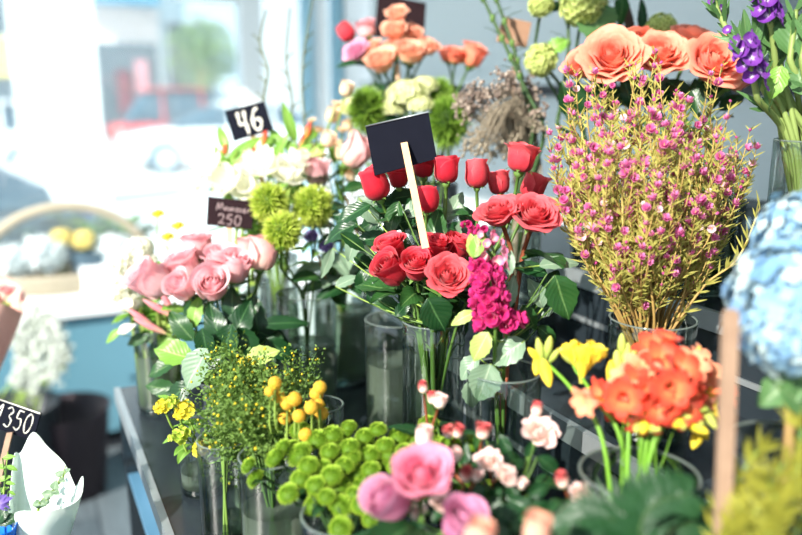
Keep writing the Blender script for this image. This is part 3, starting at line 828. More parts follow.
# ------------------------------------------------------------------ red roses
G = 'red roses around the blank sign'
up = lambda r=0, t=.25: ax(r, 1, t)
rose('red', 374, 183, 1.02, 32, 'bud', RED, ax(-.4, 1, .25), 'red rosebud below the lower left corner of the blank sign', G, 0, big=[(352, 212, 1.0, 40, 20, 200, DARKLEAF, (0, .7, 1))])
rose('red', 398, 177, 1.05, 30, 'half', RED, up(-.1), 'red rose half hidden behind the bottom edge of the blank sign', G, 1)
rose('red', 424, 166, 1.06, 32, 'half', RED, up(0), 'red rose just behind the lower right corner of the blank sign', G, 2)
rose('red', 427, 199, .99, 25, 'bud', RED, up(.05, .1), 'small square topped red rosebud right of the wooden sign stick', G, 1, big=[(434, 229, .99, 46, 27, 80, ROSELEAF, (-.2, .2, 1), .5, .25)])
rose('red', 447, 169, 1.0, 32, 'cup', RED, up(.05, .12), 'upright red rosebud touching the right edge of the blank sign', G, 0, sr=.0028)
rose('red', 477, 173, 1.0, 27, 'bud', CORALRED, up(0, .12), 'tall closed coral red bud standing by itself right of the sign', G, 2, leaves=1)
rose('red', 522, 157, .99, 42, 'half', CORALRED, ax(.18, 1, .2), 'highest rose of the red group with one petal flaring towards the waxflower', G, 0, leaves=0)
rose('red', 499, 182, 1.03, 26, 'cup', CORALRED, ax(-.15, 1, .2), 'coral red bud half hidden under the highest rose of the group', G, 1, leaves=0)
rose('red', 534, 186, 1.04, 32, 'cup', CORALRED, ax(.4, 1, .2), 'coral red bud tucked behind the highest rose against the waxflower', G, 2, leaves=0)
rose('stock', 499, 212, .93, 54, 'full', CORALRED, ax(-.35, .9, .6), 'open coral rose leaning towards the lone bud with ragged petals', G, 0, stem=STEMR, leaves=1, sr=.0028)
rose('stock', 535, 215, .92, 64, 'full', CORALRED, ax(.12, .8, .8), 'wide open coral rose seen from the side on a reddish stem', G, 1, stem=STEMR, leaves=2, sr=.003)
rose('red', 391, 250, .985, 41, 'half', RED, ax(-.35, .9, .45), 'red rose highest at the side of the low cluster below the sign stick', G, 0)
rose('red', 391, 269, .955, 37, 'cup', RED, ax(-.55, .6, .7), 'red rose lowest on the outer side of the low cluster', G, 1, big=[(403, 308, .97, 22, 13, 50, DARKLEAF)])
rose('red', 417, 266, .95, 40, 'half', RED, ax(-.05, .75, .7), 'red rose between the light open rose and the outer rose of the low cluster', G, 2)
rose('red', 435, 249, .97, 40, 'half', RED, ax(.1, 1, .45), 'red rose touched by the foot of the pale sign stick', G, 1)
rose('red', 458, 246, .985, 42, 'open', RED, ax(.4, .9, .4), 'dark red rose behind the open rose and the magenta flowers', G, 2)
t, pth = rose('red', 448, 276, .915, 54, 'full', CORALRED, ax(.15, .55, 1), 'fully open light red rose facing out of the low cluster', G, 0, big=[(437, 315, .93, 38, 36, 300, DARKLEAF, (0, .5, 1), .4, .2)], sr=.003)
for i, a in enumerate([(338, 232, 1.06, 40, 19, 205, DARKLEAF, (0, .8, 1)), (372, 238, 1.03, 34, 20, 175, DARKLEAF, (0, .6, 1)), (384, 205, 1.04, 34, 22, 170, DARKLEAF, (.1, .5, 1)), (352, 248, 1.05, 30, 16, 250, GREYLEAF), (365, 262, 1.08, 26, 14, 330, DARKLEAF),
                       (327, 264, 1.1, 34, 11, 250, GREYLEAF, (.3, .2, 1)), (410, 205, 1.06, 28, 16, 110, GREYLEAF), (402, 222, 1.03, 32, 18, 195, DARKLEAF, (0, .5, 1)), (405, 292, 1.02, 26, 14, 240, DARKLEAF), (455, 205, 1.05, 34, 18, 60, GREYLEAF), (466, 215, 1.08, 30, 16, 120, ROSELEAF), (372, 222, 1.06, 30, 18, 210, DARKLEAF, (.2, .3, 1)), (390, 228, 1.05, 26, 15, 260, DARKLEAF), (345, 220, 1.08, 30, 16, 150, DARKLEAF)]):
    leaf_at(t, pth, *a)
r_ = random.Random(41)
for i in range(26):
    leaf_at(t, pth, r_.uniform(345, 470), r_.uniform(185, 330), r_.uniform(1.0, 1.1), r_.uniform(24, 38), r_.uniform(13, 21), r_.uniform(0, 360), r_.choice((DARKLEAF, DARKLEAF, ROSELEAF, GREYLEAF)), (r_.uniform(-.4, .4), r_.uniform(.2, .9), 1))
# magenta spike and its grey green leaves
MAG = petal_mat('magenta_petal', [(0, (150, 16, 76)), (.6, (190, 22, 100)), (1, (216, 52, 132))], .3)
MAGPALE = petal_mat('pale_magenta_petal', [(0, (240, 220, 190)), (.5, (232, 160, 180)), (1, (226, 110, 160))], .35)
flm = simple_flower_mesh(MAG, 5, 1, .55, .75, 2, .16); flp = simple_flower_mesh(MAGPALE, 5, 2, .9, .7, 1, .1)
def spike(vk, pts, label, group, n, mesh, size, bigs=(), tipmesh=None, stem=STEM, name='flower_spike', scat=.014, seed=1, sr=.0022, cat='flower'):
    r_ = random.Random(seed); T = [P(*p) for p in pts]
    path = stem_path(vk, T[0], (T[1] - T[0]).normalized(), seed=seed)
    full = path[:-1] + curve(T, 14)
    t = thing(name, label, cat, path[0], group)
    mb = MB(); mb.tube(full, sr * 1.2, sr * .5, 7); obj('stem', mb, stem, t)
    cv = curve(T, 30)
    for i in range(n):
        k = (i + .5) / n; p = cv[int(k * (len(cv) - 1))]
        a = i * 2.4 + r_.uniform(-.3, .3); dr = (RT * math.cos(a) + FW * (math.sin(a) * 1.0 - .35) + UP * r_.uniform(-.15, .4)).normalized()
        c = p + dr * scat * (1.15 - .5 * k) * r_.uniform(.8, 1.1); m_ = mesh if (tipmesh is None or k < .86) else tipmesh
        put('floret' if m_ is mesh else 'flower_bud', m_, t, TM(c, dr, size * (1.1 - .35 * k) * r_.uniform(.85, 1.1), r_.uniform(0, 6)))
    for b in bigs: leaf_at(t, full, *b)
    return t, full
G = 'magenta stock spikes beside the red roses'
spike('stock', [(500, 324, .88), (492, 308, .875), (487, 282, .875), (485, 258, .89)], 'thick magenta flower spike hanging below the open coral roses', G, 44, flm, .0092, [
    (563, 298, .90, 48, 34, 290, ROSELEAF, (0, .25, 1), .4, .15), (508, 352, .88, 40, 28, 215, GREYLEAF, (-.2, .5, 1), .5, .2), (480, 347, .87, 34, 22, 240, LIMELEAF, (-.3, .2, 1)), (484, 383, .875, 40, 34, 250, GREYLEAF, (0, .3, 1), .4),
    (462, 318, .89, 28, 13, 205, LIMELEAF, (0, .5, 1)), (560, 262, .93, 42, 18, 10, GREYLEAF, (0, .8, 1)), (537, 292, .93, 34, 20, 110, GREYLEAF, (.3, .4, 1)), (530, 318, .91, 30, 16, 300, ROSELEAF), (512, 292, .9, 36, 15, 70, GREYLEAF, (.5, .2, 1)), (548, 335, .93, 26, 15, 320, ROSELEAF),
    (468, 368, .9, 30, 20, 230, GREYLEAF, (-.4, .4, 1)), (530, 268, .94, 36, 18, 160, DARKLEAF, (0, .6, 1)), (520, 335, .93, 30, 18, 60, DARKLEAF), (495, 335, .9, 28, 15, 320, ROSELEAF), (552, 282, .95, 30, 18, 60, DARKLEAF), (472, 395, .9, 30, 20, 280, GREYLEAF), (540, 310, .94, 34, 18, 200, DARKLEAF), (505, 310, .93, 30, 15, 250, DARKLEAF)], seed=5, scat=.017)
spike('stock', [(497, 270, .89), (494, 252, .885), (488, 240, .885), (482, 228, .89)], 'magenta and cream flower spike right of the fully open red rose', G, 16, flp, .0062, [(478, 243, .88, 30, 16, 75, LIGHTLEAF, (-.3, .3, 1)), (472, 245, .885, 26, 12, 95, LIMELEAF), (511, 262, .88, 26, 9, 85, GREYLEAF)], tipmesh=flm, seed=8, scat=.011)
spike('stock', [(484, 245, .9), (478, 235, .9), (472, 228, .9), (463, 223, .9)], 'small magenta spray touching the dark red rose', G, 12, flm, .0052, (), seed=12, scat=.007)
spike('stock', [(492, 300, .86), (490, 285, .86), (486, 276, .86)], 'bright magenta tuft at the middle of the hanging spike', G, 10, flm, .0075, (), seed=13, scat=.010)

# ------------------------------------------------------------------ coral orange roses
G = 'large coral orange roses'
for i, (px, py, d, w, kd, a, lab) in enumerate([
    (613, 58, 1.13, 76, 'full', ax(-.35, .5, 1), 'large coral rose lit pale in the middle, second along from the snowball'),
    (661, 55, 1.15, 68, 'full', ax(-.05, .6, 1), 'coral orange rose in the middle of the row above the waxflower'),
    (715, 62, 1.13, 72, 'full', ax(.15, .45, 1.1), 'coral orange rose nearest the purple flowers showing its whole centre'),
    (581, 64, 1.17, 48, 'open', ax(-.7, .7, .6), 'coral rose at the snowball end of the row half hidden by its neighbour'),
    (692, 40, 1.22, 56, 'open', ax(.2, 1, .5), 'coral rose behind the row with its top petals showing'),
    (632, 38, 1.2, 40, 'open', ax(-.1, 1, .2), 'coral rose peeping out above the large pale centred one'),
    (738, 78, 1.17, 34, 'half', ax(.6, .6, .3), 'small coral rose sticking out beneath the purple florets')]):
    rose('orange', px, py, d, w, kd, CORAL, a, lab, G, i % 3, leaves=2, leafmat=DARKLEAF, sr=.003)

r_ = random.Random(14); lastorange = [o for o in C.objects if o.get('label', '').startswith('large coral rose lit')][0]
pth = stem_path('orange', P(640, 90, 1.17), UZ)
for i in range(16):
    leaf_at(lastorange, pth, 570 + i * 11 + r_.uniform(-5, 5), 92 + r_.uniform(-8, 10), 1.17 + r_.uniform(-.03, .05), r_.uniform(28, 40), r_.uniform(16, 22), r_.uniform(0, 360), DARKLEAF, (r_.uniform(-.4, .4), r_.uniform(.2, .9), 1))
# ------------------------------------------------------------------ pale pink roses
G = 'pale pink roses in the dark grey bucket'
for i, (px, py, d, w, kd, mt, a, lab) in enumerate([
    (151, 279, 1.19, 40, 'cup', PINK, ax(-.7, .6, .5), 'pale pink rose leaning furthest out towards the window'),
    (184, 266, 1.22, 42, 'half', PINK, ax(-.4, .9, .35), 'broad pale pink rose next to the outermost one'),
    (182, 286, 1.17, 30, 'cup', PINK, ax(-.3, .4, .7), 'pale pink rosebud hanging low between the two outer roses'),
    (198, 246, 1.26, 36, 'half', PINK, ax(-.1, 1, .2), 'highest pale pink rose below the edge of the 250 sign'),
    (222, 262, 1.2, 42, 'half', PINK, ax(.1, .9, .45), 'large pale pink rose in the middle of the group under the 250 sign'),
    (212, 284, 1.16, 36, 'cup', PINK, ax(.1, .4, .9), 'low pale pink rose facing out at the bottom of the group'),
    (236, 266, 1.19, 32, 'cup', PINK, ax(.3, .8, .5), 'pale pink rose with a split petal just under the 250 sign'),
    (263, 253, 1.21, 33, 'cup', BLUSH, ax(.25, 1, .2), 'single blush rosebud on a bare stem beside the fluffy green balls'),
    (247, 248, 1.24, 22, 'cup', BLUSH, ax(0, 1, .2), 'cream blush rosebud between the 250 sign and the single bud')]):
    rose('pink', px, py, d, w * 1.12, kd, mt, a, lab, G, i % 3, leaves=2, leafmat=DARKLEAF if i % 3 else LIGHTLEAF, leaf_len=.05)
t, pth = rose('pink', 205, 262, 1.27, 34, 'half', PINK, ax(-.1, .9, .2), 'pale pink rose half hidden at the back of the group under the 250 sign', G, 1, leaves=3, leafmat=DARKLEAF)
for a in [(194, 370, 1.04, 50, 32, 238, GREYLEAF, (-.3, .3, 1), .4, .15), (172, 352, 1.10, 42, 28, 160, LIGHTLEAF, (0, .6, 1)), (160, 368, 1.15, 34, 18, 200, ROSELEAF, (0, .7, 1)), (262, 355, 1.05, 36, 22, 20, LIMELEAF, (0, .6, 1), .3, .1), (215, 325, 1.14, 50, 24, 110, DARKLEAF, (0, .2, 1)), (240, 322, 1.15, 50, 26, 70, DARKLEAF, (0, .2, 1)),
          (285, 322, 1.18, 50, 16, 5, DARKLEAF, (0, .5, 1)), (270, 336, 1.2, 50, 24, 340, DARKLEAF, (0, .5, 1)), (225, 345, 1.13, 44, 26, 250, DARKLEAF, (0, .4, 1)), (180, 325, 1.17, 40, 20, 130, ROSELEAF), (175, 395, 1.12, 40, 22, 215, DARKLEAF, (0, .5, 1)), (280, 350, 1.17, 36, 20, 320, DARKLEAF), (205, 345, 1.12, 34, 20, 280, DARKLEAF), (248, 345, 1.14, 40, 24, 300, DARKLEAF), (195, 312, 1.18, 34, 16, 80, LIGHTLEAF), (255, 312, 1.18, 40, 20, 100, DARKLEAF), (160, 388, 1.13, 36, 18, 170, ROSELEAF), (232, 305, 1.17, 40, 20, 95, DARKLEAF), (210, 360, 1.11, 30, 20, 200, DARKLEAF)]:
    leaf_at(t, pth, *a)
G = 'pink rosebuds behind the green balls'
rose('v345', 316, 171, 1.38, 31, 'cup', PINK, ax(.1, 1, .4), 'single pink rosebud behind the fluffy green balls', G, 0, leaves=1)
rose('v345', 357, 152, 1.38, 36, 'cup', BLUSH, ax(.8, .8, .3), 'pale pink rose touching the corner of the blank sign', G, 1, leaves=1)

# ------------------------------------------------------------------ big front pink roses
G = 'big pink roses at the front'
rose('fore', 423, 474, .66, 74, 'open', HOTPINK, ax(.05, .75, .75), 'big bright pink rose in front of the green button chrysanthemums', G, 1, sr=.0028, leafmat=DARKLEAF)
rose('fore', 387, 499, .67, 52, 'cup', MAGPINK, ax(-.6, .5, .6), 'lilac pink rose tucked under the big bright pink rose', G, 0, leaves=1, leafmat=DARKLEAF, sr=.0028)
rose('fore', 462, 522, .64, 58, 'half', MAUVE, ax(.3, .8, .5), 'mauve rose below the big bright pink rose at the front', G, 2, leaves=2, leafmat=DARKLEAF, sr=.0028)

# ------------------------------------------------------------------ spray roses
G = 'pale spray roses'
for i, (px, py, d, w, kd, mt, a, lab) in enumerate([
    (540, 431, .76, 44, 'spray', SPRAY, ax(.2, .8, .75), 'largest open pale spray rose beside the freesia vase'),
    (488, 460, .73, 33, 'spray', SPRAY, ax(-.2, .9, .5), 'pale open spray rose between the big pink rose and the largest spray rose'),
    (506, 474, .715, 30, 'spray', SPRAY, ax(.4, .5, .6), 'pale spray rose with pink edges tucked below another'),
    (581, 494, .70, 29, 'spray', SPRAY, ax(.2, .5, .9), 'pale spray rose low against the freesia vase'),
    (562, 480, .71, 15, 'bud', SPRAYBUD, ax(-.3, .9, .3), 'small pale bud beside the low spray rose'),
    (440, 401, .80, 16, 'cup', SPRAY, ax(.2, 1, .4), 'small pale opening bud above the chrysanthemums'),
    (432, 397, .81, 12, 'bud', SPRAYBUD, ax(-.2, 1, .2), 'pale pink tipped bud touching the small opening bud'),
    (423, 387, .82, 11, 'bud', SPRAYBUD, ax(-.15, 1, .2), 'highest red tipped spray bud under the red rose vase'),
    (424, 436, .74, 20, 'bud', SPRAY, ax(0, 1, .3), 'tall pale bud rising straight behind the big bright pink rose'),
    (448, 432, .77, 14, 'cup', SPRAYBUD, ax(-.3, .9, .4), 'red and cream bud of a pair, the one nearer the big pink rose'),
    (458, 431, .77, 14, 'cup', SPRAYBUD, ax(.3, .9, .4), 'red and cream bud of a pair, the one further from the big pink rose'),
    (483, 431, .77, 18, 'cup', SPRAYBUD, ax(.1, 1, .3), 'round red and cream bud by itself above the pale spray roses'),
    (537, 408, .77, 13, 'bud', SPRAYBUD, ax(.1, 1, .2), 'dark red bud on top of the largest spray rose'),
    (466, 474, .70, 16, 'cup', SPRAYBUD, ax(.1, .9, .4), 'red striped bud beside the big bright pink rose'),
    (477, 476, .70, 13, 'cup', SPRAY, ax(.3, .9, .4), 'pale bud next to the red striped bud'),
    (455, 455, .69, 14, 'bud', SPRAY, ax(.4, .9, .4), 'pale bud edge showing behind the big bright pink rose'),
    (441, 503, .69, 26, 'spray', SPRAY, ax(.2, .6, .6), 'pale spray rose in the shade under the big bright pink rose'),
    (418, 513, .69, 18, 'cup', SPRAY, ax(0, .7, .5), 'pale bud in the shade between the lilac rose and the stem'),
    (522, 484, .72, 12, 'cup', SPRAY, ax(.4, .8, .3), 'tiny pale bud past the spray rose with pink edges')]):
    t, pth = rose('spray', px, py, d, w, kd, mt, a, lab, G, i % 3, stem=STEMR if i % 3 else STEM, leaves=2, leafmat=DARKLEAF, name='spray_rose', sr=.0013, leaf_len=.03)
for a in [(550, 465, .73, 30, 16, 330, DARKLEAF, (0, .5, 1)), (490, 500, .71, 34, 20, 40, DARKLEAF), (520, 505, .7, 32, 18, 150, DARKLEAF), (470, 495, .71, 34, 18, 200, DARKLEAF), (500, 520, .69, 36, 20, 80, DARKLEAF), (440, 460, .76, 20, 12, 60, DARKLEAF), (505, 445, .76, 24, 12, 110, DARKLEAF), (540, 490, .71, 26, 14, 20, DARKLEAF), (465, 455, .76, 24, 12, 80, DARKLEAF), (525, 525, .69, 30, 18, 10, ROSELEAF), (484, 515, .7, 30, 18, 160, ROSELEAF), (512, 490, .72, 26, 14, 100, DARKLEAF), (478, 440, .78, 22, 10, 250, ROSELEAF), (530, 450, .76, 20, 10, 240, DARKLEAF), (545, 510, .7, 28, 16, 330, DARKLEAF), (500, 535, .68, 34, 20, 120, DARKLEAF)]:
    leaf_at(t, pth, *a)
PEACHBUD = petal_mat('peach_bud', [(0, (246, 204, 176)), (1, (244, 184, 160))], .35)
for (px, py, w, lab) in ((538, 530, 29, 'round peach pink bud out of focus at the front below the spray roses'), (480, 537, 32, 'round pale pink bud out of focus at the very front beside the mauve rose')):
    rose('fore', px, py, .54, w, 'tulip', PEACHBUD, ax(.1, 1, .3), lab, 'round buds at the very front', 1, leaves=0, cal=True, sr=.0014)

# ------------------------------------------------------------------ peach roses by the wall
G = 'peach roses by the wall'
for i, (px, py, d, w, kd, mt, a, lab) in enumerate([
    (397, 14, 1.55, 26, 'open', PEACH, ax(-.2, .7, .7), 'topmost peach rose in front of the dark sign'),
    (395, 31, 1.54, 30, 'open', PEACH, ax(-.3, .7, .8), 'peach rose second from the top in front of the dark sign'),
    (381, 61, 1.5, 34, 'open', PEACH, ax(-.3, .7, .7), 'lowest bright peach rose facing the room'),
    (370, 50, 1.54, 30, 'open', PEACH, ax(-.5, .8, .4), 'peach rose between the lilac pink rose and the lowest one'),
    (395, 48, 1.53, 30, 'full', PEACH, ax(0, .9, .7), 'peach rose in the middle of the wall group'),
    (411, 52, 1.5, 34, 'open', PEACH, ax(.15, .8, .6), 'broad peach rose beside the middle one'),
    (428, 46, 1.52, 28, 'open', PEACH, ax(.4, .8, .5), 'peach rose at the wall side of the main cluster'),
    (412, 33, 1.56, 26, 'open', PEACH, ax(.4, .7, .7), 'small peach rose below the top of the dark sign'),
    (356, 51, 1.53, 30, 'full', MAGPINK, ax(-.5, .6, .8), 'lilac pink rose on the window side of the peach roses'),
    (366, 28, 1.56, 24, 'half', PINK, ax(-.3, 1, .3), 'pink rosebud above the lilac pink rose'),
    (346, 32, 1.56, 16, 'bud', CORALRED, ax(-.6, .8, .2), 'tiny dark pink bud furthest towards the window from the peach roses'),
    (456, 55, 1.54, 26, 'open', CORAL, ax(.1, .9, .5), 'coral peach rose standing apart towards the wall'),
    (474, 55, 1.54, 30, 'half', CORAL, ax(.4, .9, .4), 'last coral peach rose next to the leaning green stems'),
    (447, 54, 1.58, 20, 'half', CORAL, ax(-.2, 1, .3), 'small coral rose behind the pair standing apart')]):
    rose('peach', px, py, d, w * 1.12, kd, mt, a, lab, G, i % 3, leaves=3, leafmat=DARKLEAF, leaf_len=.06)
def headed(vk, c, axis, mesh, Rpx, label, group, name, stem=STEM, sr=.002, part='bloom', seed=0, leaves=0, leafmat=LIGHTLEAF, sc=(1, 1, 1), leaf_len=.05, drop=.2, cat='flower', dip=0.0):
    """one round flower head on its own stem"""
    px, py, d = c; k = d / FPX; R = Rpx * k; T = P(px, py, d)
    path = stem_path(vk, T - axis * R * .8, axis, seed=int(px * 3 + py) + seed)
    t = thing(name, label, cat, path[0], group)
    M = Matrix.Translation(T) @ basis(axis, rnd.uniform(0, 6)) @ Matrix.Diagonal((R * sc[0], R * sc[1], R * sc[2], 1))
    put(part, mesh, t, M)
    mb = MB(); mb.tube(path, sr * 1.15, sr, 6); obj('stem', mb, stem, t)
    r_ = random.Random(int(px + py * 5))
    for i in range(leaves):
        q = path[int(len(path) * r_.uniform(.5, .9))]; a = r_.uniform(0, 6.28)
        leaf(t, q, V((math.cos(a), math.sin(a), r_.uniform(.1, .8))), leaf_len * r_.uniform(.8, 1.2), leaf_len * .4, UZ, leafmat, bend=.7, pet=.008, seed=i)
    return t, path
# fluffy green balls
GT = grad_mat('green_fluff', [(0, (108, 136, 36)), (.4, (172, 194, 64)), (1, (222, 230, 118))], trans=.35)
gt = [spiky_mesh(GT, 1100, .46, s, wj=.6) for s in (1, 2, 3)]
G = 'fluffy green balls in front of the white flowers'
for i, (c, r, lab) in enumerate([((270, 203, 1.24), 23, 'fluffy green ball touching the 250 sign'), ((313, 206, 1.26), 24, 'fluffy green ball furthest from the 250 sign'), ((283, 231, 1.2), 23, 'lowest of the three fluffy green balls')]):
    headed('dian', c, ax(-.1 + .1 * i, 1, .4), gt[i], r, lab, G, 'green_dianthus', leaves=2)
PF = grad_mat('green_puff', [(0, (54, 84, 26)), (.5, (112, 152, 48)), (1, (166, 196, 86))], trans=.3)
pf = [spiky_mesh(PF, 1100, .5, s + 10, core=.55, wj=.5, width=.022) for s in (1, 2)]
G = 'large feathery green puffs'
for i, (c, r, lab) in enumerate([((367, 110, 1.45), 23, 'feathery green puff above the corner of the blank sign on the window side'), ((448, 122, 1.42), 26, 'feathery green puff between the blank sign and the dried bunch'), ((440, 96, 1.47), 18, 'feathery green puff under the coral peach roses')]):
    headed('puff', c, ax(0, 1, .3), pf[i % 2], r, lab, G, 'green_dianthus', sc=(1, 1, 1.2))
LACE = grad_mat('cream_lace', [(0, (150, 170, 96)), (.5, (210, 216, 150)), (1, (240, 238, 196))], trans=.35)
lace = floret_head_mesh(LACE, 260, .17, 21, 5, -.3, .6, 'lace_head', .7)
G = 'cream green lace flower heads'
for c, r, lab in [((408, 94, 1.44), 20, 'cream lace flower head beneath the middle of the peach roses'), ((352, 108, 1.5), 15, 'cream lace flower head beside the window side green puff'), ((421, 105, 1.42), 13, 'small cream lace head just above the blank sign'), ((392, 108, 1.46), 14, 'cream lace head against the window side green puff'), ((425, 86, 1.46), 14, 'cream lace head highest beside the wall side green puffs')]:
    headed('puff', c, ax(0, 1, .4), lace, r, lab, G, 'lace_flower', stem=STEML)
# snowball viburnum
VB = grad_mat('viburnum_green', [(0, (120, 140, 60)), (.5, (186, 200, 110)), (1, (214, 222, 146))], trans=.3)
vb = [floret_head_mesh(VB, 150, .2, s, 5, -1, 1, 'snowball', .86) for s in (31, 32)]
G = 'pale green viburnum snowballs'
vbs = []
for i, (c, r, lab) in enumerate([((541, 60, 1.32), 15, 'whole pale green snowball beside the coral roses'), ((541, 4, 1.34), 12, 'pale green snowball high up beside the kraft card'), ((583, 2, 1.33), 22, 'pale green snowball at the top above the large heart shaped leaf'), ((661, 30, 1.3), 15, 'pale green snowball peeping up behind the coral roses')]):
    vbs.append(headed('vib', c, ax(-.6 if i == 0 else 0, .6, .4), vb[i % 2], r, lab, G, 'viburnum', stem=STEMD, sr=.0028))
VL = leaf_mat('viburnum_leaf', (72, 110, 62), (92, 132, 78), (130, 160, 106), .25, .45)
leaf_at(*vbs[0], 558, 45, 1.31, 22, 18, 40, LIGHTLEAF, (0, .4, 1), .3, .2, 0, .2)
leaf_at(*vbs[2], 598, 24, 1.32, 44, 42, 290, VL, (0, .2, 1), .3, .1)
leaf_at(*vbs[2], 622, 10, 1.36, 34, 20, 270, ROSELEAF, (.4, .2, 1), .3, .1)
leaf_at(*vbs[1], 556, 6, 1.35, 18, 12, 20, ROSELEAF, (0, .2, 1), .3, .1)
leaf_at(*vbs[3], 643, 14, 1.34, 34, 14, 85, DARKLEAF, (.5, .2, 1), .3, .1)
leaf_at(*vbs[3], 630, 22, 1.35, 36, 12, 80, plain_mat('brown_dry_leaf', (70, 52, 44), (90, 66, 54), 20, .6), (.5, .2, 1), .3, .1)

# leaning bare green stems by the kraft card
for i, (pts, lab) in enumerate([([(528, 95, 1.33), (505, 45, 1.34), (480, -8, 1.36)], 'long green stem with bracts leaning towards the peach roses'), ([(524, 92, 1.34), (514, 50, 1.35), (494, -8, 1.37)], 'long green stem crossing in front of the kraft card'), ([(560, 110, 1.34), (568, 50, 1.36), (567, -6, 1.37)], 'dark upright stem behind the snowball')]):
    T = [P(*p) for p in pts]; path = stem_path('vib' if i == 2 else 'dried', T[0], (T[1] - T[0]).normalized(), seed=i)
    full = path[:-1] + curve(T, 16)
    t = thing('bare_stem', lab, 'stem', path[0], 'long bare green stems by the wall')
    mb = MB(); mb.tube(full, .0042, .0028, 7); obj('stem', mb, STEMD, t)
    for j in range(5):
        q = curve(T, 16)[3 + 3 * j if 3 + 3 * j < 17 else 16]; mb = MB(); mb.ball(q, .0052, 8, 6, (1, 1, 1.5)); obj('node', mb, STEM, t)
        mb = MB(); sgn = 1 if j % 2 else -1; mb.tube(curve([q, q + RT * .010 * sgn + UP * .012, q + RT * .032 * sgn + UP * .020], 6), .0012, .0004, 5); obj('twig', mb, STEMD, t)

# ------------------------------------------------------------------ dried grey brown bunch
DRY = plain_mat('dried_stem', (124, 114, 98), (158, 147, 128), 60, .8, .1, .1)
DRYH = grad_mat('dried_seed', [(0, (112, 96, 88)), (.5, (140, 124, 112)), (1, (176, 160, 146))], at='u', trans=.1)
G = 'sprigs of the dried grey brown bunch'
r_ = random.Random(5)
targets = [(466, 98), (478, 92), (486, 100), (506, 78), (514, 84), (522, 92), (528, 84), (532, 100), (470, 110), (536, 112), (498, 90), (462, 104), (474, 134), (468, 146), (480, 150), (486, 140), (492, 152), (502, 148), (516, 140), (528, 130), (540, 128), (510, 154)]
for i, (px, py) in enumerate(targets):
    d = 1.33 + r_.uniform(-.05, .05); T = P(px, py, d); root = P(528 + r_.uniform(-6, 6), 165, 1.37)
    droop = py > 122
    mid = P(512 + r_.uniform(-8, 14), 108 + r_.uniform(-8, 8), d) if droop else (T + root) / 2 + UP * .01
    path = stem_path('dried', root, UZ, seed=i)
    full = path[:-1] + curve([root, mid, T], 12)
    t = thing('dried_sprig', 'dried grey stem drooping over the red rosebuds' if droop else 'dried brown sprig with a knobbly seed head beside the green puff', 'dried flower', path[0], G + (' drooping' if droop else ' upright'))
    mb = MB()
    for q in range(9):
        o = RT * r_.uniform(-.016, .016) + UP * r_.uniform(-.01, .01); mb.tube([p + o * min(1, k / 12) for k, p in enumerate(full)][len(path) - 4:], .0010, .0007, 4)
    mb.tube(path, .002, .0018, 5)
    obj('stem', mb, DRY, t)
    mb = MB()
    for q in range(26 if droop else 46):
        a = r_.gauss(0, 1), r_.gauss(0, 1), r_.gauss(0, 1); s = .009 if droop else .0125
        o0 = len(mb.v); mb.ball(T + V(a) * s * .8, r_.uniform(.0018, .0036), 6, 4); u = r_.random()
        mb.u[o0:] = [u] * (len(mb.v) - o0)
    obj('seed_head', mb, DRY if droop else DRYH, t)

# ------------------------------------------------------------------ waxflower
WAXS = grad_mat('waxflower_wood', [(0, (124, 94, 56)), (.5, (170, 140, 80)), (1, (196, 176, 104))], trans=.05)
WAXL = plain_mat('waxflower_needle', (146, 148, 66), (196, 188, 104), 60, .5, .3, .35)
WAXF = petal_mat('waxflower_petal', [(0, (176, 52, 116)), (.6, (214, 98, 162)), (1, (234, 150, 198))], .35)
WAXP = petal_mat('waxflower_pale', [(0, (220, 120, 160)), (.6, (236, 184, 196)), (1, (246, 216, 212))], .35)
wf = [simple_flower_mesh(WAXF, 5, 3, .75, .62, 2), simple_flower_mesh(WAXP, 5, 4, .8, .62, 1)]
wb = MB(); wb.ball((0, 0, .3), .5, 9, 7, (1, 1, 1.2)); wbud = wb.mesh('waxflower_bud', WAXF)
G = 'sprigs of pink waxflower'
r_ = random.Random(21)
wt = [(566, 130, 1.02), (580, 108, .98), (598, 100, 1.0), (575, 150, .95), (592, 140, .92), (612, 118, .97), (628, 108, 1.0), (640, 128, .94), (655, 104, 1.0), (668, 120, .95), (680, 108, 1.0), (700, 112, .98), (716, 124, 1.0), (730, 140, 1.02), (744, 168, 1.0), (738, 196, 1.0), (560, 176, .95), (568, 205, .92), (610, 155, .9), (636, 160, .9), (660, 150, .9), (684, 146, .93), (706, 160, .95), (622, 190, .89), (650, 185, .89), (676, 182, .9), (600, 200, .9), (700, 200, .95), (640, 222, .9), (588, 185, .91), (722, 180, .97), (665, 215, .91), (586, 232, .92), (612, 236, .9), (636, 250, .89), (660, 246, .9), (690, 236, .92), (648, 206, .88), (712, 226, .96), (620, 262, .9), (574, 122, 1.0), (690, 130, 1.02), (640, 96, 1.02), (610, 90, 1.03)]
wt = [(x, y + (9 if y < 150 else 4), d) for x, y, d in wt]
def needles(mb, path, n, L, r_, k0=.2, w=.0011, spread=.8):
    for i in range(n):
        q = path[int(len(path) * r_.uniform(k0, .999))]
        j = min(len(path) - 2, path.index(q)); tg = (path[j + 1] - path[j]).normalized()
        a = r_.uniform(0, 6.28); x = tg.orthogonal().normalized(); y = tg.cross(x)
        d = (tg * r_.uniform(.5, 1.1) + (x * math.cos(a) + y * math.sin(a)) * spread).normalized(); s = d.cross(FW).normalized() * w; l = L * r_.uniform(.6, 1.3)
        mb.grid([[q - s * .5, q + s * .5], [q + d * l * .5 - s, q + d * l * .5 + s], [q + d * l - s * .2, q + d * l + s * .2]])
